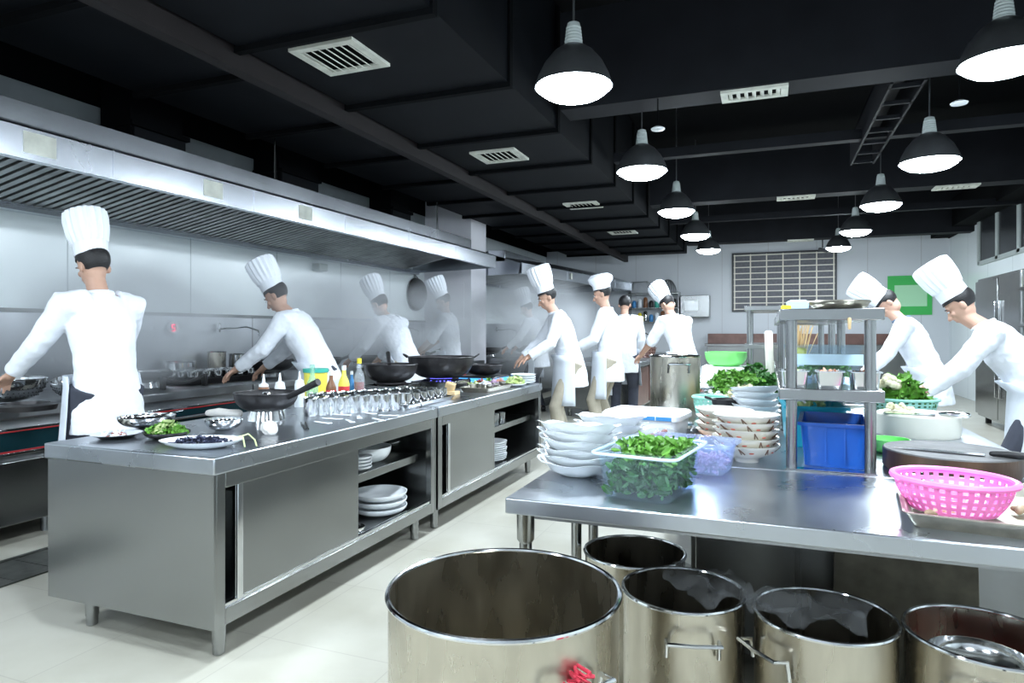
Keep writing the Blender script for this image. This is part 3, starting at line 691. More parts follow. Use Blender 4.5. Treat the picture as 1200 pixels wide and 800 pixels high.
cb = None
for i in range(4):
    for j in range(6):
        loc = (TX - .02 - .12 + i * .078, TY + .06 - .24 + j * .095, .803)
        if cb is None: cb = solo('steel_cup', G().vessel([(.03, 0), (.034, .005), (.035, .085)], .002, 20), steel_pol, 'steel cup standing on the tray before the big wok', 'cup', loc, group='steel cups on the tray')
        else: cb2 = dup(cb, loc)
        (cb if i == j == 0 else cb2)['label'] = 'steel tray cup before the big wok, %s column from left, %s from near end' % (ordn[i], ordn[j])
# burner with big wok, and the wok behind it
def burner(px, X, w_, d_, h, label, flame=True, rz=0, z=.8):
    Y = yat(px, X); t = thing('gas_burner', label, 'burner', (X, Y, z), rz)
    link('burner_frame', G().box(-w_ / 2, w_ / 2, -d_ / 2, -d_ / 2 + .02, 0, h).box(-w_ / 2, w_ / 2, d_ / 2 - .02, d_ / 2, 0, h).box(-w_ / 2, -w_ / 2 + .02, -d_ / 2, d_ / 2, 0, h).box(w_ / 2 - .02, w_ / 2, -d_ / 2, d_ / 2, 0, h).box(-w_ / 2, w_ / 2, -d_ / 2, d_ / 2, h * .4, h * .5), steel, t, bevel=.004)
    link('burner_ring', G().lathe([(.09, h * .5), (.10, h * .9), (.07, h * .9), (.06, h * .5)], 28), iron, t)
    link('pan_support', G().tube([(.11 * math.cos(a), .11 * math.sin(a), h + .01) for a in [2 * PI * k / 28 for k in range(28)]], .008, 8, True).tube([(-w_ / 2 + .01, 0, h), (w_ / 2 - .01, 0, h)], .006, 6).tube([(0, -d_ / 2 + .01, h), (0, d_ / 2 - .01, h)], .006, 6), iron, t)
    if flame:
        g = G()
        for k in range(16):
            a = 2 * PI * k / 16; g.lathe([(.001, 0), (.009, .008), (.006, .022), (.001, .034)], 8, (.085 * math.cos(a), .085 * math.sin(a), h * .9))
        link('gas_flame', g, flame_m, t)
    return t, X, Y
_, X, Y = burner(517, -2.50, .34, .40, .075, 'square gas burner with blue flames under the big wok')
wok((X, Y, .8 + .095), .27, .17, 'big dark wok with loop handles over blue flames', iron, loops=(R(200), R(20)), ring=False,
    food=(G().lathe([(.22, .13), (.0005, .14)], 36), soy_m))
_, X, Y = burner(458, -2.66, .32, .36, .075, 'square gas burner behind the cups under the smaller wok', False)
wok((X, Y, .8 + .095), .2, .13, 'smaller dark wok behind the big wok', iron, long=R(125), ring=False)
X, Y = (-2.22, 4.42); solo('stopper_block', G().cbox((0, 0, .06), (.07, .05, .06), (.2, .3, .2)).cbox((0, 0, .014), (.12, .09, .028)), bamboo, 'tan wooden wedge standing beside the big wok', 'block', (X, Y, .8), bevel=.004)
# garnish trays right of the big wok
X, Y = (-2.12, 4.78); sheet_tray((X, Y + .1, .8), .25, .5, .035, steel_pan, 'steel tray with small pans beyond the burner', 0)
for k, (dx, dy, m_, fd) in enumerate([(-.053, -.15, pale_leaf, 1), (.053, -.15, white_pl, 2), (-.053, .0, meat_m, 3), (.053, .0, onion_m, 4), (-.053, .15, green_leaf, 5), (.053, .15, peach, 6)]):
    t = thing('garnish_pan', 'small steel pan of ' + ['pale greens', 'white shreds', 'minced meat', 'purple onion', 'green herbs', 'peach slices'][k] + ' on the tray beyond the burner', 'pan', (X + dx, Y + .1 + dy, .804), group='garnish pans')
    link('pan', G().vessel([(.042, 0), (.050, .06)], .002, 24), steel_pol, t); link('garnish', scatter_food(50, .042, .042, .03, fd, .04, .045), m_, t)
X, Y = (-2.05, 5.31); t = thing('cabbage_plate', 'white plate heaped with pale green cabbage near the counter end', 'plate', (X, Y, .8))
link('plate', dish(.11, .025), porcelain, t); stuff(link('cabbage', scatter_food(160, .09, .09, .05, 14, .07, .02), pale_leaf, t))
X, Y = (-2.26, 5.22); t = thing('meat_plate', 'small white plate of pink meat before the cabbage', 'plate', (X, Y, .8))
link('plate', dish(.065, .02), porcelain, t); link('meat', scatter_food(50, .045, .045, .03, 15, .035, .014), peach, t)
X, Y = (-2.06, 5.56)
p0 = solo('oval_plate', dish(.115, .03), porcelain, 'bottom white plate of the low stack at the counter end', 'plate', (X, Y, .8), group='plates at the counter end')
for k in range(1, 4): dup(p0, (X, Y, .8 + .02 * k), label='white plate in the low stack at the counter end, ' + ['', 'second from bottom', 'third from bottom', 'topmost'][k])
X, Y = (-2.38, 5.47); t = thing('induction_cooker', 'portable cooker with a bright blue lit front panel', 'cooker', (X - .03, Y, .8))
link('cooker_body', G().box(-.18, .18, -.18, .18, .0, .075), black_steel, t, bevel=.01); link('lit_panel', G().box(.18, .186, -.16, .16, .02, .06).box(-.16, .16, -.186, -.18, .02, .06), blue_disp, t, bevel=.004)
n_ = G().lathe([(.02, 0), (.018, .015)], 20, cap0=True, cap1=True); n_.rot(0, Matrix.Translation((-.06, -.186, .04)) @ Euler((PI / 2, 0, 0)).to_matrix().to_4x4()); link('knob', n_, rubber, t)
wok((X - .03, Y, .88), .17, .09, 'black long handled wok on the blue lit cooker', iron, long=R(195), ring=False)
t = thing('red_box', 'dark red box lying behind the blue lit cooker', 'box', (-2.73, 5.5, .8))
link('box', G().box(-.06, .06, -.15, .15, 0, .1), red_lab, t, bevel=.006); link('dark_band', G().box(-.062, .062, -.152, .152, .035, .06), board_frame, t, smooth=False)
t = thing('glass_jar', 'clear glass jar behind the big wok', 'jar', (-2.74, 5.2, .8))
link('jar', G().vessel([(.07, 0), (.08, .02), (.08, .2), (.07, .22)], .003, 28), glass_c, t)

# ------------------------------------------------------------------ things on the left ranges
def colander(px, py, r, h, label, z=.84, tilt=0):
    X, Y = at(px, py, z); g = G(); prof = bowl_prof(r, h, .35, 7)
    t = thing('strainer_bowl', label, 'strainer', (X, Y, z), e=(tilt, 0, .3))
    link('bowl', G().vessel(prof, .002, 40).tube([(r * math.cos(a), r * math.sin(a), h) for a in [2 * PI * k / 40 for k in range(40)]], .004, 6, True), steel_pol, t)
    g = G()
    for k in range(40):
        for j in range(4, 8):
            rr, zz = prof[j]; a = 2 * PI * (k + .5 * (j % 2)) / 40; g.ell((rr * math.cos(a) * 1.003, rr * math.sin(a) * 1.003, zz), (.0045,) * 3, seg=6, rings=4)
    link('hole_pattern', g, black_steel, t)
colander(10, 470, .20, .14, 'large perforated steel bowl at the left photo edge')
colander(93, 462, .15, .12, 'smaller perforated steel bowl leaning beside the large one', tilt=.25)
for k, (px, py, r, lab) in enumerate([(30, 480, .16, 'flat black wok in front of the perforated bowls'), (172, 449, .19, 'steel wok beside the black tray of cups'), (315, 428, .25, 'dark wok on the range behind the squeeze bottles'), (430, 418, .22, 'dark wok on the range behind the bottles')]):
    X, Y = (-4.72, yat(px, -4.72)) if k else at(px, py, .82)
    if k: wok((X, Y, .82), r, r * .42, lab, steel_dark if k == 1 else iron, loops=(0, PI))
    else: solo('burner_ring', G().lathe([(.15, 0), (.16, .03), (.12, .04), (.11, 0)], 32), iron, 'low black burner ring before the perforated bowls', 'burner', (X, Y, .82))
TX, TY = at(232, 446, .82); TX = max(TX, -4.75)
t = sheet_tray((TX, TY, .82), .50, .85, .05, iron, 'black tray full of small steel cups on the range', 0)
cc = None
for i in range(4):
    for j in range(6):
        loc = (TX - .17 + i * .11, TY - .33 + j * .13, .825)
        if cc is None: cc = solo('seasoning_cup', G().vessel([(.042, 0), (.048, .1)], .002, 20), steel_pol, 'steel seasoning cup on the black tray', 'cup', loc, group='seasoning cups on the black tray')
        else: cc2 = dup(cc, loc)
        (cc if i == j == 0 else cc2)['label'] = 'seasoning cup on the black tray, %s row from wall, %s from near end' % (ordn[i], ordn[j])
X, Y = at(209, 430, .82); X = -5.12; t = pot((X + .02, yat(209, X), .82), .135, .17, 'wide low steel pot with a ladle against the splash wall', steel_pol, handles=(), cat='pot', name='stew_pot')
X = -5.14; pot((X, yat(254, X), .82), .085, .25, 'tall narrow steel pot against the splash wall', steel_pot, handles=(), name='tall_pot')
pot((X, yat(277, X), .82), .075, .22, 'second tall pot right beside the narrow one', steel_pol, handles=(), name='tall_pot')
X, Y = at(204, 455, .82); solo('burner_bracket', G().box(-.02, .02, -.22, -.19, 0, .1).box(-.02, .02, .19, .22, 0, .1).tube([(0, -.2 + .4 * k / 8, .09 - .05 * math.sin(PI * k / 8)) for k in range(9)], .014, 8), iron, 'curved black iron burner bracket at the range edge', 'bracket', (X + .0, Y + .1, .82), bevel=.004)
for k, yy in enumerate((5.2, 6.6, 7.4, 8.5, 11, 12.6)):
    t = thing('wall_faucet', ['swing faucet over the range behind the yellow tub', 'swing faucet over the range behind the glass bottles', 'swing faucet above the big wok range', 'swing faucet near the white pillar', 'swing faucet beyond the pillar', 'farthest swing faucet by the back'][k], 'faucet', (XL + .015, yy, 1.3), group='swing faucets on the splash wall')
    link('spout', G().tube([(0, 0, 0), (.06, 0, 0), (.3, .1, .02), (.42, .13, -.02), (.42, .13, -.08)], .009, 8), steel_pol, t); link('valve', G().limb([(.03, 0, -.02), (.03, 0, .05)], [.015, .012], 10), steel_pol, t)
for k, (yy, r) in enumerate(((6.25, .2), (8.3, .24), (11.0, .24), (12.8, .24))):
    wok((-4.75, yy, .82), r, .1, ['small black wok on the range between two larger woks', 'wok on the range beside the pillar', 'wok on the first range beyond the pillar', 'wok on the farthest range'][k], iron, long=R(20))
# wok hung on the wall beside the pillar
t = wok((0, 0, 0), .26, .11, 'black wok hanging on the wall beside the pillar', iron, loops=(PI / 2,), ring=False)
t.location = (XL + .16, 9.28, 1.87); t.rotation_euler = (R(90), 0, R(-90)); t.location.x = XL + .14

# ------------------------------------------------------------------ right tables
def table(x0, x1, y0, y1, label, legs, rail=None, z=.80, under=None, rz=0):
    t = thing('steel_table', label, 'table', (0, 0, 0))
    link('tabletop', G().box(x0, x1, y0, y1, z - .045, z), steel_top, t, bevel=.004)
    link('edge_lip', G().box(x0 + .06, x1 - .06, y0 + .08, y0 + .10, z - .075, z - .045), steel_dark, t, smooth=False)
    for (lx, ly) in legs:
        l_ = link('leg', G().lathe([(.019, .06), (.019, z - .13)], 18, (lx, ly, 0), cap0=True, cap1=True), steel, t)
        link('leg_socket', G().lathe([(.019, z - .15), (.026, z - .14), (.027, z - .046)], 18, (lx, ly, 0), cap1=True), steel, l_)
        link('foot', G().lathe([(.022, 0), (.024, .01), (.020, .07)], 18, (lx, ly, 0), cap0=True, cap1=True), steel_dark, l_)
    if rail:
        for (a, b) in rail: link('crossbar', G().tube([a, b], .013, 12), steel, t)
    return t
table(-.70, 1.50, 1.74, 2.42, 'near steel work table with salad tub and pink basket', [(-.67, 1.83), (-.655, 2.33), (1.42, 1.83), (1.42, 2.33)],
      [((-.655, 2.33, .62), (.34, 2.33, .62)), ((.45, 2.2, .66), (1.42, 2.2, .66))])
table(-.70, .90, 2.43, 4.75, 'long steel table behind the near one, under the overshelf', [(-.64, 2.52), (.84, 2.52), (-.64, 4.66), (.84, 4.66)])
table(-.70, .90, 4.76, 7.3, 'farthest steel table of the right row, piled with vegetables', [(-.64, 4.86), (.84, 4.86), (-.64, 7.2), (.84, 7.2)])
t = thing('under_cabinet', 'dark steel cabinet standing under the long table behind the pots', 'cabinet', (0, 0, 0))
link('cabinet_body', G().box(-.28, .85, 2.62, 3.2, .06, .74), steel_dark, t, bevel=.004)
for k in range(3): link('door', G().box(-.26 + k * .37, .09 + k * .37, 2.60, 2.62, .1, .72), steel_dark, t, bevel=.004)
for (a, b) in ((-.2, 2.7), (.77, 2.7), (-.2, 3.1), (.77, 3.1)): link('foot', G().lathe([(.025, 0), (.025, .06)], 14, (a, b, 0), cap0=True, cap1=True), steel_dark, t)
solo('stained_board', G().cbox((0, 0, .33), (.42, .012, .66), (-.08, 0, 0)), cardboard, 'stained brown board leaning on the cabinet under the table', 'board', (.42, 2.50, 0), bevel=.003)

# overshelves
def overshelf(x0, x1, y0, y1, z0, zm, zt, label):
    t = thing('overshelf', label, 'shelf', (0, 0, 0))
    for (a, b) in ((x0 + .02, y0 + .02), (x1 - .02, y0 + .02), (x0 + .02, y1 - .02), (x1 - .02, y1 - .02)):
        link('post', G().lathe([(.018, z0), (.018, zt - .035)], 18, (a, b, 0), cap0=True), steel, t)
    link('shelf_board', G().box(x0 - .02, x1 + .02, y0 - .005, y1 + .01, zm - .04, zm), steel, t, bevel=.003)
    link('shelf_board', G().box(x0 - .02, x1 + .02, y0 - .005, y1 + .01, zt - .04, zt), steel, t, bevel=.003)
    link('base_rail', G().box(x0, x1, y0 + .0, y0 + .04, z0, z0 + .006), steel_pol, t, smooth=False)
    return t
overshelf(.055, .335, 2.44, 3.42, .8, 1.08, 1.352, 'near two tier steel overshelf with containers')
overshelf(.055, .335, 3.85, 4.65, .8, 1.08, 1.352, 'second steel overshelf right behind the near one')
overshelf(-.18, .12, 6.2, 7.2, .8, 1.16, 1.50, 'farther steel overshelf beside the white standing boards')

# ------------------------------------------------------------------ things on the near table
def lobed(r, z, a, j):
    q = 1 + .05 * math.cos(6 * a) * (r / .135); return (r * q, z + (.004 * math.cos(6 * a) if r > .11 else 0))
def stack(name, g, m, n, loc, dz, label_fn, cat, group, tilt=lambda k: (0, 0, 0), marks=None):
    o0 = None
    for k in range(n):
        l_ = (loc[0] + random.uniform(-.003, .003), loc[1] + random.uniform(-.003, .003), loc[2] + k * dz)
        if o0 is None:
            o0 = solo(name, g, m, label_fn(k), cat, l_, group=group, e=tilt(k), angle=1.0)
            if marks:
                for mg, mm, nm in marks: link(nm, mg, mm, o0)
            last = o0
        else: dup(o0, l_, label=label_fn(k), group=group, e=tilt(k))
ordw = ['bottom', 'second from bottom', 'third from bottom', 'fourth from bottom', 'fifth from bottom', 'top', 'seventh']
gd = G().vessel([(.055, 0), (.062, .004), (.10, .022), (.122, .045), (.136, .052)], .004, 72, mod=lobed)
stack('scalloped_dish', gd, porcelain, 6, (-.585, 2.115, .8), .0235, lambda k: 'white scalloped dish, ' + ordw[k] + ' of the near stack by the salad tub', 'dish', 'near stack of white dishes', tilt=lambda k: (0, R([0, 1.5, 1, 3, 4, 7][k]), .3 * k))
stack('scalloped_dish', gd, porcelain, 5, (-.56, 2.47, .8), .026, lambda k: 'white scalloped dish, ' + (ordw[k] if k < 4 else 'top') + ' of the rear stack before the white lidded tub', 'dish', 'rear stack of white dishes', tilt=lambda k: (0, R([0, 1, 1, 2, 4][k]), .4 * k))
def rring(a, b, z, rc, n=5):
    out = []
    for (sx, sy, a0) in ((1, 1, 0), (-1, 1, PI / 2), (-1, -1, PI), (1, -1, 1.5 * PI)):
        for k in range(n + 1):
            q = a0 + PI / 2 * k / n; out.append((sx * (a - rc) + rc * math.cos(q), sy * (b - rc) + rc * math.sin(q), z))
    return out
def rloft(levels, rc=.025, cap0=True, cap1=True):
    """stack of rounded rectangles (half width, half depth, z)"""
    rs = [rring(a, b, z, min(rc, a * .9, b * .9)) for a, b, z in levels]; n = len(rs[0]); ff = []
    for i in range(len(rs) - 1):
        for k in range(n): ff.append((i * n + k, i * n + (k + 1) % n, (i + 1) * n + (k + 1) % n, (i + 1) * n + k))
    if cap0: ff.append(tuple(range(n))[::-1])
    if cap1: ff.append(tuple((len(rs) - 1) * n + k for k in range(n)))
    return G().add([p for r_ in rs for p in r_], ff)
def open_tub(hw, hd, h, flare=.02, t_=.003, rim=.014):
    return rloft([(hw, hd, 0), (hw + flare, hd + flare, h - .012), (hw + flare + rim, hd + flare + rim, h - .012), (hw + flare + rim, hd + flare + rim, h), (hw + flare - t_, hd + flare - t_, h), (hw - t_, hd - t_, t_)])
t = thing('salad_tub', 'clear plastic tub filled with green salad leaves', 'tub', (-.325, 1.985, .8), R(-9))
link('tub', open_tub(.095, .15, .135, .016), tub_clear, t, angle=.5)
link('tub_rim', G().tube([(x, y, .128) for x, y, _ in rring(.124, .179, 0, .03)], .0045, 8, True), tub_milk, t)
rg = random.Random(21); g = G()
for _ in range(900): g.leaf((rg.uniform(-.088, .088), rg.uniform(-.143, .143), rg.uniform(.012, .095)), .034 * rg.uniform(.6, 1.3), rg, .9)
stuff(link('salad_leaves', g, dark_leaf, t))
g = G()
for _ in range(420):
    cx, cy = rg.choice([(-.05, .03), (.055, .06), (0, -.02)]); g.leaf((max(-.085, min(.085, cx + rg.gauss(0, .03))), max(-.13, min(.13, cy + rg.gauss(0, .05))), .09 + rg.uniform(0, .055)), .032 * rg.uniform(.6, 1.2), rg, .9)
stuff(link('top_leaves', g, green_leaf, t))
t = thing('onion_tub', 'bluish clear plastic tub of sliced purple onion', 'tub', (-.245, 2.335, .8), R(-10))
link('tub', open_tub(.12, .075, .105, .014), tub_blue, t, angle=.5)
link('blue_band', G().box(-.125, .02, -.0905, -.088, .05, .075), blue_pl, t, smooth=False)
rg = random.Random(5); g = G()
for _ in range(260): g.leaf((rg.uniform(-.108, .108), rg.uniform(-.066, .066), rg.uniform(.01, .055)), .032, rg, .9)
stuff(link('sliced_onion', g, onion_m, t))
t = thing('lidded_tub', 'white lidded plastic tub with blue printed label strip', 'tub', (-.50, 2.93, .8), R(-8))
link('tub', rloft([(.15, .11, 0), (.162, .12, .10)], .03), white_pl, t); link('lid', rloft([(.172, .13, .098), (.172, .13, .118), (.162, .12, .128)], .03), white_pl, t, angle=.5)
for k in range(3): link('label_strip', G().box(-.06 + k * .07, .005 + k * .07, -.1335, -.130, .100, .116), label_blue, t, smooth=False)
X, Y = on(775, 2.62); t = thing('meat_bag', 'clear bag of red brown meat beside white dishes', 'bag', (X, Y, .8))
link('meat', chunks(40, .07, .05, .022, 31, .07, .02), meat_m, t); 
g = G().ell((0, 0, .045), (.09, .065, .045), seg=24, rings=12)
o = link('film_bag', g, film, t)
for k, (px, d) in enumerate(((822, 2.72), (838, 2.9), (812, 2.95), (800, 3.1))):
    X, Y = on(px, d); t = thing('spice_bowl', 'small steel bowl of pale seasoning, ' + ['nearest beside the patterned bowls', 'behind the nearest, touching patterned bowls', 'left one of the small group', 'rearmost by the tall pot'][k], 'bowl', (X, Y, .8), group='small seasoning bowls')
    link('bowl', G().vessel(bowl_prof(.05, .045), .002, 24), steel_pol, t); link('seasoning', G().lathe([(.044, .032), (.0005, .04)], 20), [peach, white_pl, brown_sauce, pale_leaf][k], t)
# patterned cream bowls
gb = G().vessel([(.042, 0), (.045, .014), (.048, .016), (.085, .032), (.112, .058), (.118, .066)], .004, 48)
mk = G(); mr_ = G()
for k in range(7):
    a = k * .9; r0, r1 = .1135, .0935
    for s_ in (0, .12): mk.tube([(1.004 * r0 * math.cos(a), 1.004 * r0 * math.sin(a), .058), (1.01 * r1 * math.cos(a + s_ + .05), 1.01 * r1 * math.sin(a + s_ + .05), .038)], .0022, 6)
    mr_.ell((1.0 * .098 * math.cos(a + .4), 1.0 * .098 * math.sin(a + .4), .043), (.003, .009, .003), (0, 0, a + .4), 8, 6)
marks = [(mk, brown_mark, 'brown_stroke'), (mr_, red_mark, 'red_leaf')]
stack('patterned_bowl', gb, cream, 5, (-.075, 2.56, .8), .0265, lambda k: 'cream bowl with brown strokes, ' + (ordw[k] if k < 4 else 'top') + ' of the front stack beside shelf post', 'bowl', 'front stack of patterned bowls', tilt=lambda k: (0, R([0, 0, 2, 2, 1][k]), k * .7), marks=marks)
stack('patterned_bowl', gb, cream, 4, (-.17, 2.90, .8), .0275, lambda k: 'cream bowl with brown strokes, ' + (ordw[k] if k < 3 else 'top') + ' of the stack behind the front one', 'bowl', 'rear stack of patterned bowls', tilt=lambda k: (0, R([0, 0, -1, -2][k]), k * .9), marks=marks)
stack('soup_bowl', gb, porcelain, 6, (-.06, 3.42, .8), .028, lambda k: 'white soup bowl, ' + (ordw[k] if k < 5 else 'top') + ' of the tall white stack', 'bowl', 'tall stack of white bowls', tilt=lambda k: (R(2), R(-k), k))
X, Y = on(850, 3.25)
for k in range(3):
    solo('clay_pot', G().vessel([(.045, 0), (.065, .02), (.068, .045)], .004, 28).tube([(.068, 0, .035), (.12, 0, .045)], .007, 8), iron, 'small black clay pot, ' + ['bottom', 'middle', 'top'][k] + ' of the stack behind the patterned bowls', 'pot', (X, Y + .02, .8 + k * .047), rz=k * 1.3, group='stack of black clay pots')
X, Y = on(791, 4.0); pot((X, Y, .8), .148, .325, 'tall steel stock pot standing on the long table', steel_pot, handles=(R(-75), R(105)))
def basket(loc, r, h, m, label, foot=.68, rows=5, cols=30, oval=1.0, rz=0, cat='basket', name='plastic_basket', seg=None, hole=.55):
    """real openings: faces between ribs and hoops are left out"""
    t = thing(name, label, cat, loc, rz); n = cols; g = G(); vv = []; ff = []
    lev = rows * 2 + 1; th = .003
    def pt(i, k, off):
        f = i / (lev); rr = (r * (foot + (1 - foot) * math.sin(PI / 2 * min(1, f * 1.05)))) + off; z = h * (.02 + .98 * f)
        a = 2 * PI * k / (2 * n); return (rr * oval * math.cos(a), rr * math.sin(a), z)
    g = G()
    for i in range(lev):
        for k in range(2 * n):
            if i % 2 == 1 and (k + 0) % 2 == 0 and i < lev - 0 and i > 0: continue
            a, b, c_, d_ = pt(i, k, 0), pt(i, k + 1, 0), pt(i + 1, k + 1, 0), pt(i + 1, k, 0)
            a2, b2, c2, d2 = pt(i, k, -th), pt(i, k + 1, -th), pt(i + 1, k + 1, -th), pt(i + 1, k, -th)
            g.add([a, b, c_, d_, a2, b2, c2, d2], [(0, 1, 2, 3), (7, 6, 5, 4), (0, 4, 5, 1), (1, 5, 6, 2), (2, 6, 7, 3), (3, 7, 4, 0)])
    link('basket_wall', g, m, t, smooth=False)
    g = G().tube([(r * 1.03 * oval * math.cos(a), r * 1.03 * math.sin(a), h) for a in [2 * PI * k / 60 for k in range(60)]], .0085, 8, True)
    link('rim', g, m, t)
    g = G(); rb = r * foot
    g.lathe([(.0005, .002), (rb, .002), (rb, .006), (.0005, .006)], 48, mod=lambda rr, z, a, j: (rr * (1 if oval == 1 else 1 / math.sqrt((math.cos(a) / oval) ** 2 + math.sin(a) ** 2)), z))
    link('base', g, m, t)
    return t
X, Y = .355 + .105, 1.985
basket((.445, 2.0, .812), .118, .082, pink_pl, 'pink perforated plastic basket on the sheet tray', foot=.74, rows=4, cols=34, oval=1.12, rz=R(-20))
sheet_tray((.70, 2.035, .80), .72, .50, .035, steel_pan, 'large stained steel baking tray under the pink basket', R(-7))
g0 = None
for k, (dx, dy, rz, s_) in enumerate([(.645, 1.915, .2, 1), (.70, 1.98, .1, .8), (.66, 2.03, 2, .9), (.61, 2.05, 1, .7), (.72, 1.90, .5, 1), (.76, 2.0, 1.2, .8), (.405, 1.935, .3, .6)]):
    lb = 'knobbly tan ginger piece on the baking tray, ' + ['nearest the tray front edge', 'right of the basket', 'behind the basket rim', 'touching the basket side', 'by the right photo edge', 'farther right, by the ladle', 'left of the basket'][k]
    if g0 is None: g0 = solo('ginger_piece', G().limb([(-.03, 0, .011), (0, .004, .013), (.03, 0, .010)], [.009, .011, .007], 10).ell((-.01, .012, .012), (.010, .012, .008)), shrimp_m, lb, 'ginger', (dx, dy, .806), rz=rz, group='ginger pieces on the tray')
    else: dup(g0, (dx, dy, .806), rz, lb)
t = thing('steel_ladle', 'wide steel ladle resting at the right end of the tray', 'ladle', (.735, 2.13, .84), .3)
link('ladle_bowl', G().vessel(bowl_prof(.08, .045, .3), .002, 32), steel_pol, t); link('handle', G().tube([(.07, 0, .04), (.2, .03, .08), (.42, .07, .12)], .007, 8), steel_pol, t)
solo('steel_knob_lid', G().lathe([(.03, 0), (.03, .03), (.02, .045), (.0005, .05)], 20, cap0=True), steel_pol, 'small steel cap between the pink basket and the brown block', 'cap', (.44, 2.30, .8))
# chopping blocks
t = thing('chopping_block', 'round dark wooden chopping block bearing a long knife', 'chopping block', (.575, 2.62, .8))
link('block', G().lathe([(.193, 0), (.2, .01), (.2, .068)], 56, cap0=True, cap1=True), wood_dark, t)
link('cutting_surface', G().lathe([(.2, .068), (.196, .072), (.0005, .072)], 56), block_top, t)
t = thing('chopping_block', 'round cream nylon chopping block with a cleaver and garlic', 'chopping block', (.64, 3.50, .8))
link('block', G().lathe([(.165, 0), (.17, .01), (.17, .092), (.162, .10), (.0005, .10)], 56, cap0=True), nylon, t)
def knife(loc, rz, L_, W_, label, hm=rubber, name='chef_knife'):
    t = thing(name, label, 'knife', loc, rz)
    link('blade', G().prism([(0, 0), (L_ * .75, 0), (L_, .0005), (L_, .0025), (0, .003)], 0, W_), steel_pol, t, smooth=False) if name == 'cleaver' else \
        link('blade', G().add([(0, 0, 0), (L_ * .6, .002, 0), (L_, W_ * .8, .001), (L_ * .5, W_, .001), (0, W_, .001), (0, 0, .003), (L_ * .6, .002, .003), (L_, W_ * .8, .0025), (L_ * .5, W_, .003), (0, W_, .003)], [(4, 3, 2, 1, 0), (5, 6, 7, 8, 9), (0, 1, 6, 5), (1, 2, 7, 6), (2, 3, 8, 7), (3, 4, 9, 8), (4, 0, 5, 9)]), steel_pol, t, smooth=False)
    link('handle', G().limb([(-.02, W_ * .6, .009), (-.06, W_ * .6, .011), (-.12, W_ * .6, .009)], [.009, .012, .011], 12), hm, t)
knife((.655, 2.545, .874), R(165), .27, .035, 'long steel knife with a black handle on the dark block')
knife((.70, 3.44, .902), R(168), .2, .08, 'wide steel cleaver lying on the cream block', name='cleaver', hm=steel_pol)
g = G(); rg = random.Random(8)
for _ in range(14): g.ell((rg.uniform(-.05, .05), rg.uniform(-.03, .03), rg.uniform(.008, .03)), (.016, .011, .01), (0, 0, rg.random() * 3), 10, 6)
stuff(solo('garlic_pile', g, noodle_m, 'small pile of peeled garlic on the cream block', 'garlic', (.58, 3.55, .901)))
solo('green_bowl', G().vessel(bowl_prof(.075, .055, .6), .003, 32), green_pl, 'light green plastic bowl between blue bin and dark block', 'bowl', (.44, 2.94, .8))
# bins under the overshelf
t = thing('blue_bin', 'deep blue open plastic bin under the near overshelf', 'bin', (.225, 2.70, .8), R(-4)); link('bin', open_tub(.095, .16, .155, .012, .004, .01), blue_pl, t, angle=.5)
link('stiffening_rib', G().box(-.03, -.024, -.172, -.158, .02, .14).box(.03, .036, -.172, -.158, .02, .14), blue_pl, t)
t = thing('teal_bin', 'teal plastic bin behind the deep blue one', 'bin', (.175, 3.12, .8), R(3)); link('bin', open_tub(.10, .18, .17, .012, .004, .012), teal_pl, t, angle=.5)
link('lettuce_leaf', scatter_food(12, .05, .08, .07, 41, .04, .15), pale_leaf, t)
solo('white_hook', G().tube([(0, 0, 0), (0, 0, .05), (.01, 0, .065), (.03, 0, .068), (.04, 0, .055)], .005, 8), white_pl, 'white plastic hook over the teal bin edge', 'hook', (.10, 2.905, .93))
# containers on the middle shelf
for k, x in enumerate((.085, .195, .305)):
    t = thing('steel_container', 'small steel container on the middle shelf, ' + ['left of three', 'middle of three', 'right of three'][k], 'container', (x, 2.52, 1.081), group='containers on the middle shelf')
    link('container', rloft([(.038, .05, 0), (.044, .056, .055), (.05, .062, .055), (.05, .062, .058), (.042, .054, .058), (.036, .048, .003)], .012), steel_pol, t, angle=.5)
    link('filling', scatter_food(24, .034, .045, .02, 50 + k, .015, .045), [pale_leaf, peach, brown_sauce][k], t)
t = thing('vegetable_box', 'clear box of chopped vegetables on the middle shelf', 'box', (.195, 2.80, 1.081)); link('box', open_tub(.115, .13, .14, .008), tub_clear, t, angle=.5)
stuff(link('vegetables', scatter_food(220, .10, .12, .04, 61, .04, .03), green_leaf, t)); link('blue_stripe', G().box(-.124, .124, -.1405, -.139, .07, .11), blue_item, t, smooth=False)
solo('yellow_sponge', G().box(-.03, .03, -.04, .04, 0, .045), yellow_pl, 'yellow green sponge on the middle shelf behind the clear box', 'sponge', (.12, 3.05, 1.16), bevel=.008)
solo('sponge_box', rloft([(.05, .06, 0), (.05, .06, .078)], .01), white_pl, 'white box under the yellow sponge', 'box', (.12, 3.05, 1.081))
t = wok((.255, 2.82, 1.353), .105, .035, 'shallow steel pan on top of the near overshelf', steel_pan, ring=False)
solo('paper_packet', rloft([(.04, .06, 0), (.045, .06, .05), (.03, .05, .058)], .01), blue_item, 'pale blue packet on top of the near overshelf', 'packet', (.12, 3.15, 1.353))
solo('yellow_packet', G().box(-.02, .02, -.02, .02, 0, .03), yellow_pl, 'small yellow block on top of the overshelf beside the packet', 'block', (.07, 2.98, 1.353), bevel=.004)
solo('clothes_peg', G().limb([(0, 0, 0), (0, 0, .03)], [.005, .006], 8), bamboo, 'tan clip hanging from the upper shelf board', 'clip', (.25, 2.425, 1.285))
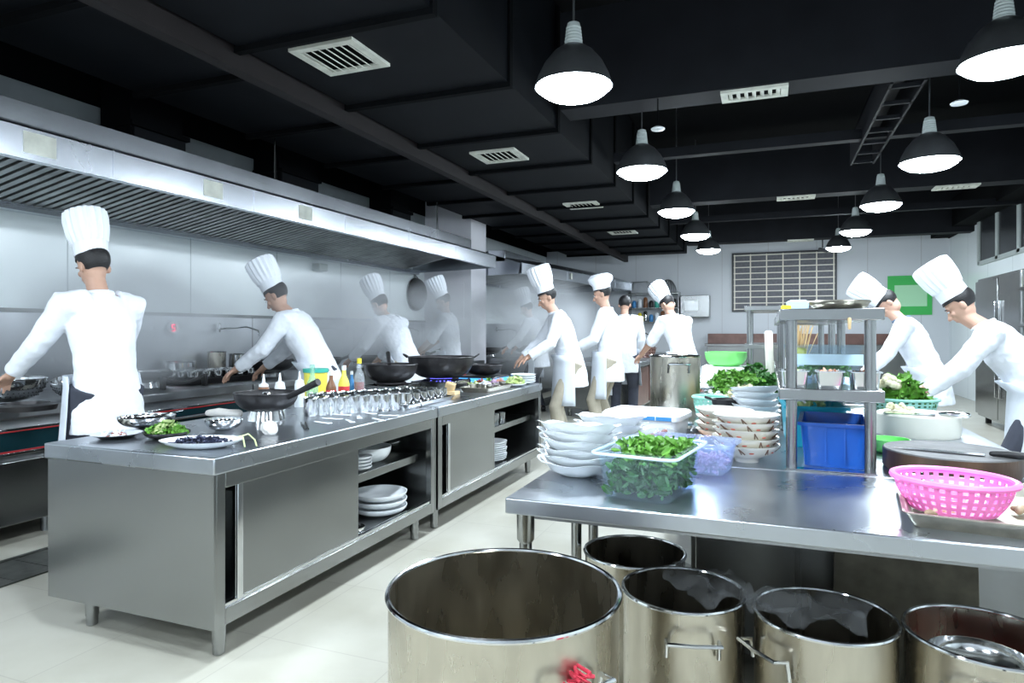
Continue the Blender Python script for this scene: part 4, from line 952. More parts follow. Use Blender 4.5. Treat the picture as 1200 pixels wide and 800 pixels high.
# vegetables and baskets on the long and far tables
t = basket((-.30, 3.80, .8), .09, .11, mint_pl, 'mint green perforated basket beside the tall pot', foot=.8, rows=5, cols=22)
veg = [(-.03, 4.30, .19, .17, .14, dark_leaf, 'dark herb heap behind the white soup bowls'), (-.16, 4.85, .20, .16, .16, green_leaf, 'leafy green heap beside the tall pot'),
       (-.06, 5.25, .19, .18, .15, dark_leaf, 'dark green stalk heap in the middle of the far table'), (-.28, 5.55, .17, .17, .14, green_leaf, 'green leaf heap at the far table left edge'),
       (-.10, 6.0, .2, .15, .16, dark_leaf, 'rearmost dark leaf heap before the farther overshelf'), (.42, 5.0, .2, .2, .15, green_leaf, 'herb heap behind the mint basket at right'), (-.13, 3.98, .12, .12, .14, noodle_m, 'pale noodle heap behind the white soup bowls')]
for k, (x, y, rx, ry, h, m_, lab) in enumerate(veg):
    g = scatter_food(420, rx, ry, .06, 70 + k, h, .015)
    g.ell((0, 0, h * .25), (rx * .8, ry * .8, h * .4), seg=20, rings=8)
    stuff(solo('vegetable_heap', g, m_, lab, 'vegetables', (x, y, .82), group='vegetable heaps'))
for k, (x, y, lab) in enumerate([(-.03, 4.30, 'under the dark herb heap'), (-.16, 4.85, 'under the leafy heap beside the tall pot'), (-.06, 5.25, 'under the stalk heap'), (-.28, 5.55, 'under the leaf heap at the far table edge'), (-.10, 6.0, 'under the rearmost leaf heap'), (.42, 5.0, 'under the herb heap at right'), (-.13, 3.98, 'under the noodle heap')]):
    sheet_tray((x, y, .8), .34 if k != 6 else .2, .26 if k != 6 else .2, .02, white_pl if k % 2 else steel_pol, ('white' if k % 2 else 'steel') + ' shallow tray ' + lab, 0)
basket((.70, 4.22, .8), .17, .10, mint_pl, 'mint green basket of herbs beyond the cream block', foot=.8, rows=5, cols=34)
stuff(solo('herb_bundle', scatter_food(350, .13, .13, .08, 91, .17, .05), green_leaf, 'loose herbs heaped in the mint green basket', 'vegetables', (.70, 4.22, .81)))
stuff(solo('cauliflower', chunks(40, .06, .05, .022, 92, .06, .02, (1, 1, .9)), noodle_m, 'pale cauliflower florets on top of the basket herbs', 'vegetables', (.62, 4.17, .95)))
t = thing('serving_crate', 'white crate under the bright green bowl', 'crate', (-.37, 6.45, .8)); link('crate', rloft([(.2, .2, 0), (.2, .2, .15)], .02), white_pl, t)
solo('green_basin', G().vessel(bowl_prof(.19, .13, .6), .004, 40), green_pl, 'bright green plastic basin on a white crate', 'basin', (-.37, 6.45, .951))
for k, x in enumerate((-.0, .13)):
    solo('standing_board', G().cbox((0, 0, .24), (.06, .34, .48), (0, R(2 if k else -2), 0)), nylon, ['white cutting board standing on edge, left one', 'white cutting board standing on edge, right one by the skewers'][k], 'cutting board', (x + .01, 5.62, .8), bevel=.02)
t = thing('skewer_bundle', 'bundle of bamboo skewers standing in a steel can', 'skewers', (.20, 5.32, .8))
link('can', G().vessel([(.06, 0), (.07, .34)], .003, 24), steel_pol, t); g = G(); rg = random.Random(4)
for _ in range(60):
    a = rg.uniform(0, 6.28); q = rg.random() * .045; b = rg.uniform(.5, 2.4)
    g.tube([(q * math.cos(a), q * math.sin(a), .2), (q * b * 1.8 * math.cos(a), q * b * 1.8 * math.sin(a), .48 + rg.uniform(-.03, .1))], .003, 4)
link('skewers', g, bamboo, t)
for k, (x, y, lab) in enumerate([(-.50, 4.75, 'steel bowl left of the leafy heap'), (-.48, 5.1, 'steel bowl behind the tall pot'), (-.10, 5.7, 'steel bowl between the two rear heaps'), (.3, 6.6, 'steel bowl on the far table right side')]):
    t = thing('steel_basin', lab, 'bowl', (x, y, .8)); link('bowl', G().vessel(bowl_prof(.11, .06), .003, 32), steel_pol, t); link('filling', scatter_food(60, .09, .09, .045, 100 + k, .05, .03), [meat_m, white_pl, onion_m, pale_leaf][k], t)
for k in range(3):
    solo('red_onion', G().ell((0, 0, .045), (.045, .045, .045)), mat('red onion skin %d' % k, (.25, .05, .12), .3), 'red onion on the far table, ' + ['left', 'middle', 'right'][k] + ' of three behind the basin', 'onion', (-.09 + k * .1, 6.0 + .35, .80), group='red onions')
for k, (x, y, m_, cname, lab) in enumerate([(-.02, 4.08, red_lab, 'chilli_pile', 'small red chilli pile before the dark herb heap'), (-.33, 4.52, white_pl, 'radish_pile', 'sliced white radish pile behind the mint basket'), (.12, 4.72, pale_leaf, 'cabbage_pile', 'pale cabbage pile beside the skewers'), (-.40, 5.9, peach, 'meat_pile', 'pinkish meat pile before the white crate')]):
    g = chunks(60, .08, .08, .014, 200 + k, .08, .012, (1, .8, .6)); stuff(solo(cname, g, m_, lab, 'food', (x, y, .805)))
# far bits behind the tables
t = thing('far_sink_bench', 'long steel bench with shelf along the back wall', 'bench', (0, 0, 0))
link('bench_top', G().box(-1.3, 2.6, 14.9, 15.8, .95, 1.0), steel, t, bevel=.005); link('bench_body', G().box(-1.25, 2.55, 15.0, 15.8, .15, .95), steel, t, bevel=.004)
link('backsplash', G().box(-1.3, 2.6, 15.78, 15.84, 1.0, 1.22), brown_wood_reflect, t, bevel=.004)
for x in (-1.2, 2.5): link('leg', G().box(x - .02, x + .02, 15.1, 15.14, 0, .15), steel, t, smooth=False)

# ------------------------------------------------------------------ pots
pb = pot((-.566 - .0, 1.40, 0), .262, .685, 'huge open steel stock pot in the foreground', steel_pot, handles=(R(-38), R(142)), seg=96)
g = G(); rg = random.Random(2)
for k in range(5): g.tube([(.22 + rg.uniform(-.03, .03), -.165 + rg.uniform(-.03, .02), .60 + rg.uniform(-.02, .02)) for _ in range(6)], .004, 6)
link('red_netting', g, redbag, pb)
pot((-.445, 2.345, 0), .175, .49, 'empty steel pot at the back under the table left end', steel_pot, handles=(R(215),), seg=64)
pot((-.238, 2.015, 0), .175, .505, 'steel pot with a film sheet, second from the huge pot', steel_pot, handles=(R(-75),), seg=64)
pot((.142, 1.99, 0), .180, .50, 'steel pot half covered with cling film under the table', steel_pot, handles=(R(-140),), seg=64)
p5 = pot((.518, 2.0, 0), .182, .50, 'steel pot holding a steel basin, rightmost under the table', steel_pot, handles=(R(-110),), seg=64)
solo('steel_basin', G().vessel(bowl_prof(.12, .07), .003, 40), steel_pol, 'steel basin floating inside the rightmost pot', 'bowl', (.50, 1.97, .385))
solo('pot_liquid', G().lathe([(.175, .0), (.0005, .0)], 40).lathe([(.175, -.02), (.0005, -.02)], 40), soy_m, 'dark liquid in the rightmost pot', 'liquid', (.518, 2.0, .385))
def film_sheet(loc, w_, d_, label, rz, seed):
    g = G(); n = 22; vv = []; ff = []
    for i in range(n + 1):
        for j in range(n + 1):
            x, y = (i / n - .5) * w_, (j / n - .5) * d_
            q = noise.noise(Vector((x * 14 + seed, y * 14, 0))) * .035 + noise.noise(Vector((x * 45 + seed, y * 45, 3))) * .012
            vv.append((x + noise.noise(Vector((x * 9, y * 9, seed))) * .05, y + noise.noise(Vector((y * 9, x * 9, seed + 5))) * .05, .02 + q - .25 * max(0, (x * x + y * y) - .02)))
    for i in range(n):
        for j in range(n): a = i * (n + 1) + j; ff.append((a, a + 1, a + n + 2, a + n + 1))
    solo('cling_film', G().add(vv, ff), film, label, 'film', loc, rz, angle=2)
film_sheet((-.16, 2.04, .505), .20, .26, 'crumpled cling film hanging over the second pot rim', .4, 1)
film_sheet((.10, 1.97, .505), .28, .24, 'crumpled cling film covering half of the third pot', -.2, 7)

# ------------------------------------------------------------------ back wall
bx0, bx1 = -.74, 1.36; zb0, zb1 = 1.76, 3.03
t = thing('slotted_board', 'wall board with a grid of dark slots and cream rails', 'board', (0, YB - .03, 0))
link('frame', G().box(bx0 - .04, bx1 + .04, -.03, .03, zb1, zb1 + .04).box(bx0 - .04, bx1 + .04, -.03, .03, zb0 - .04, zb0).box(bx0 - .04, bx0, -.03, .03, zb0, zb1).box(bx1, bx1 + .04, -.03, .03, zb0, zb1), board_frame, t, smooth=False)
link('slots', G().box(bx0, bx1, -.002, .02, zb0, zb1), board_dark, t, smooth=False)
g = G()
for k in range(7): x = bx0 + .02 + (bx1 - bx0 - .04) * k / 6; g.box(x - .013, x + .013, -.02, -.002, zb0, zb1)
for k in range(10): z = zb0 + .02 + (zb1 - zb0 - .04) * k / 9; g.box(bx0, bx1, -.016, -.003, z - .011, z + .011)
link('rails', g, board_rail, t, smooth=False)
t = thing('wall_shelf', 'open steel wall shelf with jars and pans at the back left', 'shelf', (0, 0, 0))
for z in (1.50, 1.83, 2.17): link('shelf_board', G().box(-3.1, -1.95, 15.6, 15.97, z - .02, z), steel, t, smooth=False)
link('side_panel', G().box(-3.12, -3.1, 15.6, 15.97, 1.45, 2.2), steel, t, smooth=False); link('side_panel', G().box(-1.95, -1.93, 15.6, 15.97, 1.45, 2.2), steel, t, smooth=False)
rg = random.Random(10)
for r_, z in enumerate((1.501, 1.831)):
    for k in range(8):
        m_ = [steel_pol, label_blue, iron, yellow_pl, white_pl, green_teal, steel_pol, brown_sauce][(k * 3 + r_) % 8]
        solo('storage_jar', G().lathe([(.045, 0), (.05, .01), (.05, .14 + .04 * (k % 3)), (.03, .17 + .04 * (k % 3)), (.0005, .18 + .04 * (k % 3))], 16, cap0=True), m_, ordn[k] + ' jar from the left on the ' + ['lower', 'upper'][r_] + ' board of the back wall shelf', 'jar', (-3.0 + k * .135, 15.78, z), group='jars on the ' + ['lower', 'upper'] [r_] + ' shelf board')
solo('grey_box', G().box(-.2, .2, -.15, .15, 0, .28), steel_dark, 'dark grey box on top of the back wall shelf', 'box', (-2.85, 15.75, 2.171), bevel=.01)
t = thing('wire_dome', 'round mesh strainer on top of the wall shelf', 'strainer', (-2.2, 15.75, 2.171)); g = G()
for k in range(10):
    a = PI * k / 10; g.tube([(.2 * math.cos(b) * math.cos(a), .2 * math.cos(b) * math.sin(a), .32 * math.sin(b)) for b in [PI * j / 12 for j in range(13)]], .007, 5)
g.tube([(.2 * math.cos(b), .2 * math.sin(b), .01) for b in [2 * PI * j / 20 for j in range(20)]], .01, 6, True); link('wire_cage', g, steel_dark, t)
t = thing('wall_rack', 'grey steel rack on the back wall right of the cook', 'rack', (0, 0, 0))
link('rack_box', G().box(-1.9, -1.25, 15.6, 15.97, 1.6, 2.1), steel, t, bevel=.01); link('paper_sheet', G().box(-1.8, -1.5, 15.59, 15.6, 1.75, 1.98), porcelain, t, smooth=False)
X0, X1 = yat(1044, 1), 0
def xb(px): u = (px - 600) / F; return YB * (FX + u * FY) / (FY - u * FX)
t = thing('green_sign', 'green and white sign on the back wall behind right cooks', 'sign', (0, YB - .02, 0))
link('sign_panel', G().box(xb(1040), xb(1092), -.01, .015, 1.62, 2.45), sign_green, t, smooth=False)
link('pale_field', G().box(xb(1048), xb(1086), -.014, -.01, 1.8, 2.25), mat('pale green print', (.45, .80, .50), .4), t, smooth=False)
t = thing('security_camera', 'small dark security camera under the last beam left of right lamps', 'camera', (1.0, 14.3, 2.92)); link('mount', G().tube([(0, 0, .19), (0, 0, .0)], .012, 8), board_frame, t)
link('camera_body', G().limb([(-.05, -.03, -.03), (.08, .05, -.06)], [.035, .035], 12), board_frame, t)
# far left counter clutter
t = thing('lidded_tub', 'white tub with blue label on the far counter', 'tub', (-2.25, 10.2, .83)); link('tub', rloft([(.28, .22, 0), (.3, .24, .15)], .04), white_pl, t); link('label_strip', G().box(-.2, .22, -.245, -.235, .06, .12), label_blue, t, smooth=False)
t = basket((-2.0, 11.3, .83), .22, .16, brown_wood_reflect, 'brown basket with a hoop handle on the far counter', foot=.8, rows=3, cols=20); link('hoop_handle', G().tube([(.2 * math.cos(a), 0, .16 + .26 * math.sin(a)) for a in [PI * k / 12 for k in range(13)]], .01, 6), iron, t)
stuff(solo('vegetable_heap', scatter_food(200, .3, .2, .09, 120, .14, .0), pale_leaf, 'pale vegetables in front of the far white tub', 'vegetables', (-2.1, 9.67, .85)))
for k in range(3): pot((-2.55, 11.2 + k * .6, .83), .17, .17, ['nearest', 'middle', 'farthest'][k] + ' black pot on the far counter', iron, handles=(0, PI), cat='pot', group='black pots on the far counter', name='cooking_pot')

# ------------------------------------------------------------------ right wall equipment
t = thing('refrigerator', 'tall steel refrigerator against the right wall', 'refrigerator', (0, 0, 0))
link('cabinet', G().box(2.75, 3.46, 9.0, 11.0, .1, 2.0), steel, t, bevel=.01)
for k in range(2):
    for (z0, z1) in ((.14, 1.02), (1.06, 1.96)):
        d_ = link('door', G().box(2.71, 2.75, 9.04 + k * .98, 9.98 + k * .98, z0, z1), steel, t, bevel=.008); link('handle', G().box(2.68, 2.71, 9.85 + k * .16, 9.88 + k * .16, (z0 + z1) / 2 - .15, (z0 + z1) / 2 + .15), steel_pol, d_, bevel=.004)
for (a, b) in ((2.85, 9.1), (3.38, 9.1), (2.85, 10.9), (3.38, 10.9)): link('foot', G().box(a - .03, a + .03, b - .03, b + .03, 0, .1), rubber, t, smooth=False)
t = thing('side_shelf', 'steel side rack with wooden bin and folded cloths at right photo edge', 'rack', (0, 0, 0))
for (a, b) in ((1.98, 3.6), (1.98, 5.2), (2.6, 3.6), (2.6, 5.2)): link('post', G().lathe([(.018, 0), (.018, 1.02)], 14, (a, b, 0), cap0=True, cap1=True), steel, t)
for z in (.3, .72, 1.0): link('shelf_board', G().box(1.95, 2.63, 3.57, 5.23, z - .03, z), steel, t, bevel=.004)
solo('wooden_bin', open_tub(.14, .2, .2, .02, .01, .01), cardboard, 'brown bin on the side rack at right photo edge', 'bin', (2.2, 4.2, .721))
solo('folded_cloths', rloft([(.14, .2, 0), (.15, .21, .05), (.14, .2, .12)], .03), white_cloth, 'folded white cloths on top of the side rack', 'cloth', (2.25, 4.4, 1.001))
t = thing('wall_cabinet_shelf', 'steel shelf with yellow bag on the right wall side', 'shelf', (0, 0, 0))
for (a, b) in ((2.4, 6.9), (2.4, 8.1), (3.3, 6.9), (3.3, 8.1)): link('post', G().lathe([(.02, 0), (.02, 1.9)], 14, (a, b, 0), cap0=True, cap1=True), steel, t)
for z in (.4, .9, 1.35, 1.72): link('shelf_board', G().box(2.37, 3.33, 6.87, 8.13, z - .03, z), steel, t, bevel=.004)
g = G().lathe([(.2, 0), (.19, .05), (.05, .26), (.02, .28)], 20, cap0=True, cap1=True); solo('yellow_bag', g, yellow_pl, 'yellow bag on the tall shelf at right photo edge', 'bag', (2.62, 7.2, 1.721))
for k in range(3): solo('white_crate', open_tub(.18, .22, .22, .02), white_pl, ['lower', 'middle', 'upper'][k] + ' white crate on the tall shelf at right edge', 'crate', (2.65, 7.2, (.401, .901, 1.351)[k]), group='white crates on the tall shelf')

# ------------------------------------------------------------------ people
def hand(g, wrist, d, side, palm_n, curl=.5, s=1.0):
    """palm, four unequal bent fingers and a thumb leaving the palm side; d = pointing direction"""
    d = Vector(d).normalized(); n = Vector(palm_n); n = (n - d * n.dot(d)).normalized(); x = d.cross(n).normalized() * side
    w_ = Vector(wrist)
    def P(a, b, c_): return w_ + (d * a + x * b + n * c_) * s
    g.limb([P(-.02, 0, 0), P(.02, 0, 0)], [.026 * s, .027 * s], 10)
    g.limb([P(.02, -.018, 0), P(.075, -.026, 0)], [.017 * s, .014 * s], 8); g.limb([P(.02, 0, 0), P(.08, 0, 0)], [.018 * s, .015 * s], 8); g.limb([P(.02, .018, 0), P(.075, .024, 0)], [.017 * s, .014 * s], 8)
    for k, (b, L_) in enumerate(((-.032, .062), (-.011, .072), (.011, .068), (.030, .054))):
        c1, c2 = curl * .5, curl * 1.2
        a0 = .082 - abs(b) * .2; p0 = P(a0, b, 0); p1 = P(a0 + L_ * .45 * math.cos(c1), b * 1.15, L_ * .45 * math.sin(c1))
        p2 = P(a0 + L_ * .45 * math.cos(c1) + L_ * .55 * math.cos(c2), b * 1.2, L_ * .45 * math.sin(c1) + L_ * .55 * math.sin(c2))
        g.limb([p0, p1, p2], [.0095 * s, .009 * s, .0078 * s], 8)
    g.limb([P(.02, -.03, 0), P(.05, -.056, .012), P(.08, -.062, .028)], [.013 * s, .011 * s, .009 * s], 8)
def ik(S, W, l1, l2, pole):
    S, W = Vector(S), Vector(W); d = W - S; L_ = min(d.length, (l1 + l2) * .985); d.normalize(); W = S + d * L_
    a = (l1 * l1 - l2 * l2 + L_ * L_) / (2 * L_); h = math.sqrt(max(0, l1 * l1 - a * a))
    p = Vector(pole); p = (p - d * p.dot(d)).normalized()
    return S + d * a + p * h, W
def remesh(o, v=.008, it=3):
    m = o.modifiers.new('remesh', 'REMESH'); m.mode = 'VOXEL'; m.voxel_size = v; m.use_smooth_shade = True
    if it: s_ = o.modifiers.new('smooth', 'SMOOTH'); s_.factor = .5; s_.iterations = it
def person(loc, rz, label, lean=12, hands=((-.2, .35, 1.0), (.2, .35, 1.0)), headp=25, heady=0, hat='toque', hat_tilt=0, tr=dark_cloth, sc=1.0, apron=True, step=.05, long_sleeve=True, collar=None, voxel=.008):
    t = thing('person', label, 'person', loc, rz); t.scale = (sc,) * 3
    a = R(lean); H = Vector((0, -.25 * math.sin(a) * 1.0, .93))
    def S(s_, x=0, off=0): return H + Vector((x, s_ * math.sin(a) + off * math.cos(a), s_ * math.cos(a) - off * math.sin(a)))
    shl, shr = S(.50, -.185), S(.50, .185)
    ank = [Vector((-.12, step, .085)), Vector((.12, -step, .085))]; arms = []
    g = G(); legs = []
    for i, sx in enumerate((-1, 1)):
        hip = H + Vector((sx * .095, 0, -.02)); kn, an = ik(hip, ank[i], .44, .43, (sx * .1, 1, 0)); legs.append((hip, kn, an))
        g.limb([hip, (hip + kn) / 2, kn, kn * .6 + an * .4, an], [.092, .078, .055, .054, .036], 14)
        g.limb([an, an + Vector((0, .06, -.035)), an + Vector((0, .15, -.05))], [.036, .036, .028], 10)
    # torso as a run of ellipses along the leaning spine
    n0 = len(g.v); g.loft([((0, 0, z), rx, ry) for z, rx, ry in ((-.10, .11, .085), (-.03, .158, .105), (.1, .145, .10), (.22, .14, .098), (.36, .165, .112), (.46, .165, .10), (.52, .11, .075), (.55, .06, .055))])
    g.rot(n0, Matrix.Translation(H) @ Matrix.Rotation(-a, 4, 'X'))
    for i, sx in enumerate((-1, 1)):
        sh = (shl, shr)[i]; el, wr = ik(sh, Vector(hands[i]) / 1.0, .285, .255, (sx * .55, -.25, -1)); arms.append((sh, el, wr))
        g.limb([S(.50, sx * .10), sh, (sh + el) / 2, el, (el + wr) / 2, wr], [.07, .058, .047, .041, .038, .027], 12)
        hand(g, wr, (wr - el), sx, (0, -.15, -1), .55)
    # head
    HC = S(.725, 0, .0) + Vector((0, .035, 0)); nb = S(.53); g.limb([nb, HC - Vector((0, .015, .07))], [.056, .052], 14)
    Mh = Matrix.Translation(HC) @ Euler((0, 0, R(heady))).to_matrix().to_4x4() @ Matrix.Rotation(-R(headp), 4, 'X')
    n0 = len(g.v)
    g.ell((0, -.012, .03), (.076, .094, .088)); g.ell((0, .012, -.03), (.062, .074, .078)); g.ell((0, .05, -.085), (.032, .03, .026)); g.ell((0, .035, -.065), (.05, .045, .04))
    g.limb([(0, .082, .005), (0, .098, -.022), (0, .108, -.036)], [.010, .011, .014], 8); g.ell((-.013, .096, -.04), (.010, .010, .009)); g.ell((.013, .096, -.04), (.010, .010, .009))
    g.ell((-.03, .068, -.02), (.022, .018, .02)); g.ell((.03, .068, -.02), (.022, .018, .02)); g.ell((0, .083, -.064), (.024, .011, .007)); g.ell((0, .081, -.075), (.021, .012, .008)); g.ell((0, .07, .022), (.05, .02, .012))
    for sx in (-1, 1): g.ell((sx * .077, -.01, -.012), (.010, .02, .032), (0, 0, sx * .3))
    g.rot(n0, Mh)
    body = link('body', g, skin, t); remesh(body, voxel - .001, 2)
    def hp(name, gg, m_, par=None):
        gg.rot(0, Mh); return link(name, gg, m_, par or t)
    for sx in (-1, 1):
        e_ = hp('eye', G().ell((sx * .031, .083, .003), (.011, .008, .006)), white_pl, None); hp('iris', G().ell((sx * .031, .090, .003), (.0048, .003, .0048), seg=8, rings=6), hair_m, e_)
        hp('eyebrow', G().limb([(sx * .016, .090, .024), (sx * .034, .088, .028), (sx * .05, .078, .022)], [.003, .004, .003], 6), hair_m)
    gh = G(); nseg = 24
    prof = [(math.sin(PI * j / 14), math.cos(PI * j / 14)) for j in range(0, 12)]
    gh.lathe([(max(.0005, p * .084), .034 + q * .094) for p, q in prof] + [(p * .075, .03 + q * .085) for p, q in prof[::-1]], nseg, mod=lambda r_, z, an, j: (r_, z if math.sin(an) < .25 else max(z, .035 + .012 * math.sin(an))))
    gh.rot(0, Matrix.Translation((0, -.014, .004)) @ Matrix.Diagonal((1, 1.18, 1, 1)))
    hp('hair', gh, hair_m)
    # clothes
    g = G(); n0 = 0
    g.loft([((0, 0, z), rx, ry) for z, rx, ry in ((-.22, .20, .155), (-.1, .195, .145), (0, .182, .13), (.1, .17, .125), (.22, .165, .122), (.36, .188, .132), (.46, .185, .118), (.525, .125, .09), (.56, .075, .07))])
    Mt = Matrix.Translation(H) @ Matrix.Rotation(-a, 4, 'X'); Mh0 = Matrix.Translation(H) @ Matrix.Rotation(-a * .15, 4, 'X')
    for q_ in range(len(g.v)): g.v[q_] = tuple((Mt if g.v[q_][2] > .01 else Mh0) @ Vector(g.v[q_]))
    rg = random.Random(int(abs(loc[0] * 100 + loc[1] * 37)))
    for i, sx in enumerate((-1, 1)):
        sh, el, wr = arms[i]; end = wr if long_sleeve else (el * .85 + wr * .15)
        q = (end - el)
        g.tube([S(.50, sx * .09), sh + Vector((sx * .005, 0, .0)), sh * .5 + el * .5, el, el + q * .5, el + q * .92], [.088, .080, .068, .062, .054, .050] if long_sleeve else [.088, .080, .072, .070, .068, .066], 16)
    j = link('jacket', g, white_cloth, t); remesh(j, voxel, 4)
    sm = j.modifiers.new('folds', 'DISPLACE'); tx = bpy.data.textures.get('folds') or bpy.data.textures.new('folds', 'CLOUDS'); tx.noise_scale = .09; tx.noise_depth = 3
    sm.texture = tx; sm.strength = .022; sm.mid_level = .5
    if apron:
        # wrapped apron from waist to knee, open at the back
        vv = []; ff = []; n = 24; m_ = 8; cz = []
        for i in range(m_ + 1):
            f = i / m_; zz = H.z + .10 - f * .50; yc = H.y + (.10 * math.tan(a) if f == 0 else 0) * (1 - f)
            for k in range(n + 1):
                an = -PI * .02 + (PI * 1.04) * k / n; fold = .007 * math.sin(k * 1.3 + 1) * f
                vv.append(((.206 + .03 * f + fold) * math.cos(an), yc + .02 + (.172 + .02 * f + fold) * math.sin(an), zz))
        for i in range(m_):
            for k in range(n): q = i * (n + 1) + k; ff.append((q, q + 1, q + n + 2, q + n + 1))
        ap = link('apron', G().add(vv, ff), apron_cloth, t, angle=2); so = ap.modifiers.new('thick', 'SOLIDIFY'); so.thickness = .004
    g = G()
    for (hip, kn, an) in legs:
        g.tube([hip + Vector((0, 0, .05)), hip * .5 + kn * .5, kn, kn * .5 + an * .5, an + Vector((0, .0, -.0))], [.105, .094, .075, .068, .064], 16)
    g.ell(H, (.165, .12, .12)); tr_ = link('trousers', g, tr, t); remesh(tr_, voxel, 4)
    for (hip, kn, an) in legs:
        f = Vector((an.x, an.y, 0)); n_ = G().limb([f + Vector((0, -.03, .05)), f + Vector((0, .05, .045)), f + Vector((0, .15, .032))], [.046, .045, .034], 14).box(f.x - .04, f.x + .04, f.y - .07, f.y + .18, 0, .018)
        link('shoe', n_, shoe_m, t)
    n0 = G().tube([(.062 * math.cos(q), .062 * math.sin(q), .0) for q in [2 * PI * k / 24 for k in range(24)]], .016, 8, True); n0.rot(0, Matrix.Translation(S(.565)) @ Matrix.Rotation(-a * .8, 4, 'X'))
    link('collar', n0, collar or white_cloth, t)
    if hat == 'toque':
        gh = G(); npl = 18
        def md(r_, z, an, j): return (r_ * (1 + (.045 * math.cos(npl * an) if z > .07 else 0)), z)
        gh.lathe([(.086, 0), (.088, .07), (.092, .075), (.106, .14), (.112, .22), (.108, .262), (.085, .276), (.0005, .272)], 72, mod=md)
        gh.rot(0, Matrix.Translation((0, -.012, .062)) @ Matrix.Rotation(R(hat_tilt + 6), 4, 'X') @ Matrix.Diagonal((.98, 1.08, 1, 1)))
        hp('chef_hat', gh, hat_cloth)
    elif hat == 'cap':
        gh = G().lathe([(.086, 0), (.09, .05), (.12, .09), (.125, .13), (.09, .165), (.0005, .17)], 48, mod=lambda r_, z, an, j: (r_ * (1 + (.02 * math.cos(9 * an) if z > .08 else 0)), z))
        gh.rot(0, Matrix.Translation((0, -.014, .05)) @ Matrix.Rotation(R(hat_tilt + 8), 4, 'X') @ Matrix.Diagonal((.98, 1.1, 1, 1))); hp('chef_cap', gh, hat_cloth)
    return t
LEFT = R(90)
X, Y = on(122, 3.75); person((X, Y, 0), LEFT - R(5), 'person in white jacket and dark trousers at the range on the far left', 8, ((-.28, .40, 1.02), (.25, .42, 1.0)), 22)
X, Y = on(362, 5.30); person((X, Y, 0), LEFT + R(15), 'person in white hat bending over the range behind the yellow tub', 30, ((-.25, .48, .98), (.2, .50, .95)), 35)
X, Y = on(468, 6.9); person((X, Y, 0), LEFT - R(10), 'person bending behind the smaller wok, back turned', 30, ((-.22, .48, .98), (.22, .5, .96)), 35, tr=beige_cloth)
X, Y = on(527, 8.4); person((X, Y, 0), LEFT + R(10), 'person in tall white hat working beside the hanging wok', 6, ((-.18, .36, 1.02), (.2, .40, 1.02)), 30, long_sleeve=False)
X, Y = on(628, 10.4); person((X, Y, 0), LEFT, 'person at the range beyond the pillar, farthest left cook', 14, ((-.2, .4, 1.02), (.2, .42, 1.0)), 25)
X, Y = on(662, 6.75); person((X, Y, 0), LEFT + R(25), 'person in white jacket and beige trousers at the counter end', 18, ((-.25, .40, 1.02), (.22, .42, 1.0)), 25, tr=beige_cloth)
X, Y = on(713, 7.3); person((X, Y, 0), LEFT + R(5), 'person in round white cap standing in the aisle', 4, ((-.18, .34, 1.06), (.2, .36, 1.04)), 18, hat='cap', tr=beige_cloth, sc=1.02)
X, Y = (-1.85, 9.0); person((X, Y, 0), R(8), 'person partly hidden behind the capped cook near back counter', 10, ((-.2, .36, 1.0), (.2, .36, 1.0)), 20, hat='none')
X, Y = on(797, 7.9); person((X, Y, 0), R(50), 'person leaning with tilted hat behind the tall pot', 22, ((-.25, .42, .98), (.22, .42, 1.0)), 50, long_sleeve=False, hat_tilt=0)
person((1.16, 6.3, 0), R(80), 'person with black hair and tilted tall hat looking down at right', 24, ((-.25, .44, .92), (.2, .46, .92)), 62, collar=blue_cloth, sc=.95)
person((1.40, 4.80, 0), R(76), 'person in white jacket bending over the right table, nearest the camera', 34, ((-.28, .52, .93), (.22, .54, .93)), 40, tr=dark_cloth, sc=.94)

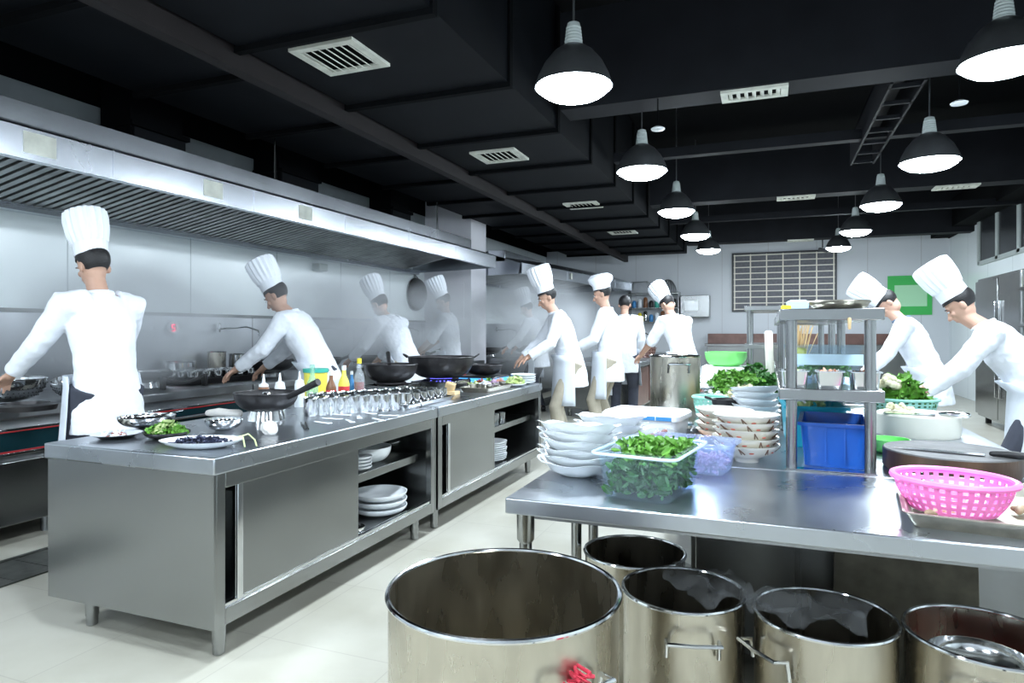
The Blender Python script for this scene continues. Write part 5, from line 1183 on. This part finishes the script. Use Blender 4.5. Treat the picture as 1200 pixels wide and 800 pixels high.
# ------------------------------------------------------------------ steam added as pale blur round the cooks, some wok vapour
def haze(loc, rad, dens, label, seed):
    m = bpy.data.materials.new('haze'); m.use_nodes = True; nt = m.node_tree; N = nt.nodes; L = nt.links
    N.remove(N['Principled BSDF']); v = N.new('ShaderNodeVolumePrincipled'); v.inputs['Color'].default_value = (.93, .96, 1, 1); v.inputs['Anisotropy'].default_value = .1
    tc = N.new('ShaderNodeTexCoord'); ln = N.new('ShaderNodeVectorMath'); ln.operation = 'LENGTH'; L.new(tc.outputs['Object'], ln.inputs[0])
    mr = N.new('ShaderNodeMapRange'); mr.interpolation_type = 'SMOOTHSTEP'; mr.inputs[1].default_value = .15; mr.inputs[2].default_value = 1.0; mr.inputs[3].default_value = 1; mr.inputs[4].default_value = 0
    L.new(ln.outputs['Value'], mr.inputs[0])
    nz = N.new('ShaderNodeTexNoise'); nz.inputs['Scale'].default_value = 1.6; nz.inputs['Detail'].default_value = 3; nz.noise_dimensions = '4D'; nz.inputs['W'].default_value = seed
    L.new(tc.outputs['Object'], nz.inputs['Vector'])
    m2 = N.new('ShaderNodeMapRange'); m2.inputs[1].default_value = .35; m2.inputs[2].default_value = .65; L.new(nz.outputs[0], m2.inputs[0])
    mu = N.new('ShaderNodeMath'); mu.operation = 'MULTIPLY'; L.new(mr.outputs[0], mu.inputs[0]); L.new(m2.outputs[0], mu.inputs[1])
    m3 = N.new('ShaderNodeMath'); m3.operation = 'MULTIPLY'; m3.inputs[1].default_value = dens; L.new(mu.outputs[0], m3.inputs[0]); L.new(m3.outputs[0], v.inputs['Density'])
    L.new(v.outputs[0], N['Material Output'].inputs['Volume'])
    o = solo('added_haze', G().ell((0, 0, 0), (1, 1, 1), seg=20, rings=12), m, label, 'haze', loc); o.scale = rad; o['kind'] = 'stuff'
    return o
haze((-4.0, 3.2, 1.35), (.75, .9, .55), 4.0, 'white steam of wok vapour, thickened round the cook at far left', 1)
haze((-3.55, 4.9, 1.42), (.62, 1.1, .60), 4.0, 'white steam added round the cook behind the bottles', 2)
haze((-3.6, 6.9, 1.40), (.62, 1.1, .55), 4.0, 'white steam added round the cook behind the big wok', 3)
haze((-2.35, 7.2, 1.30), (.7, 1.2, .72), 3.2, 'white steam added for blur in the aisle at the counter end', 4)
haze((-3.6, 9.6, 1.75), (.9, 1.6, .5), 2.0, 'thin steam added under the second hood', 5)
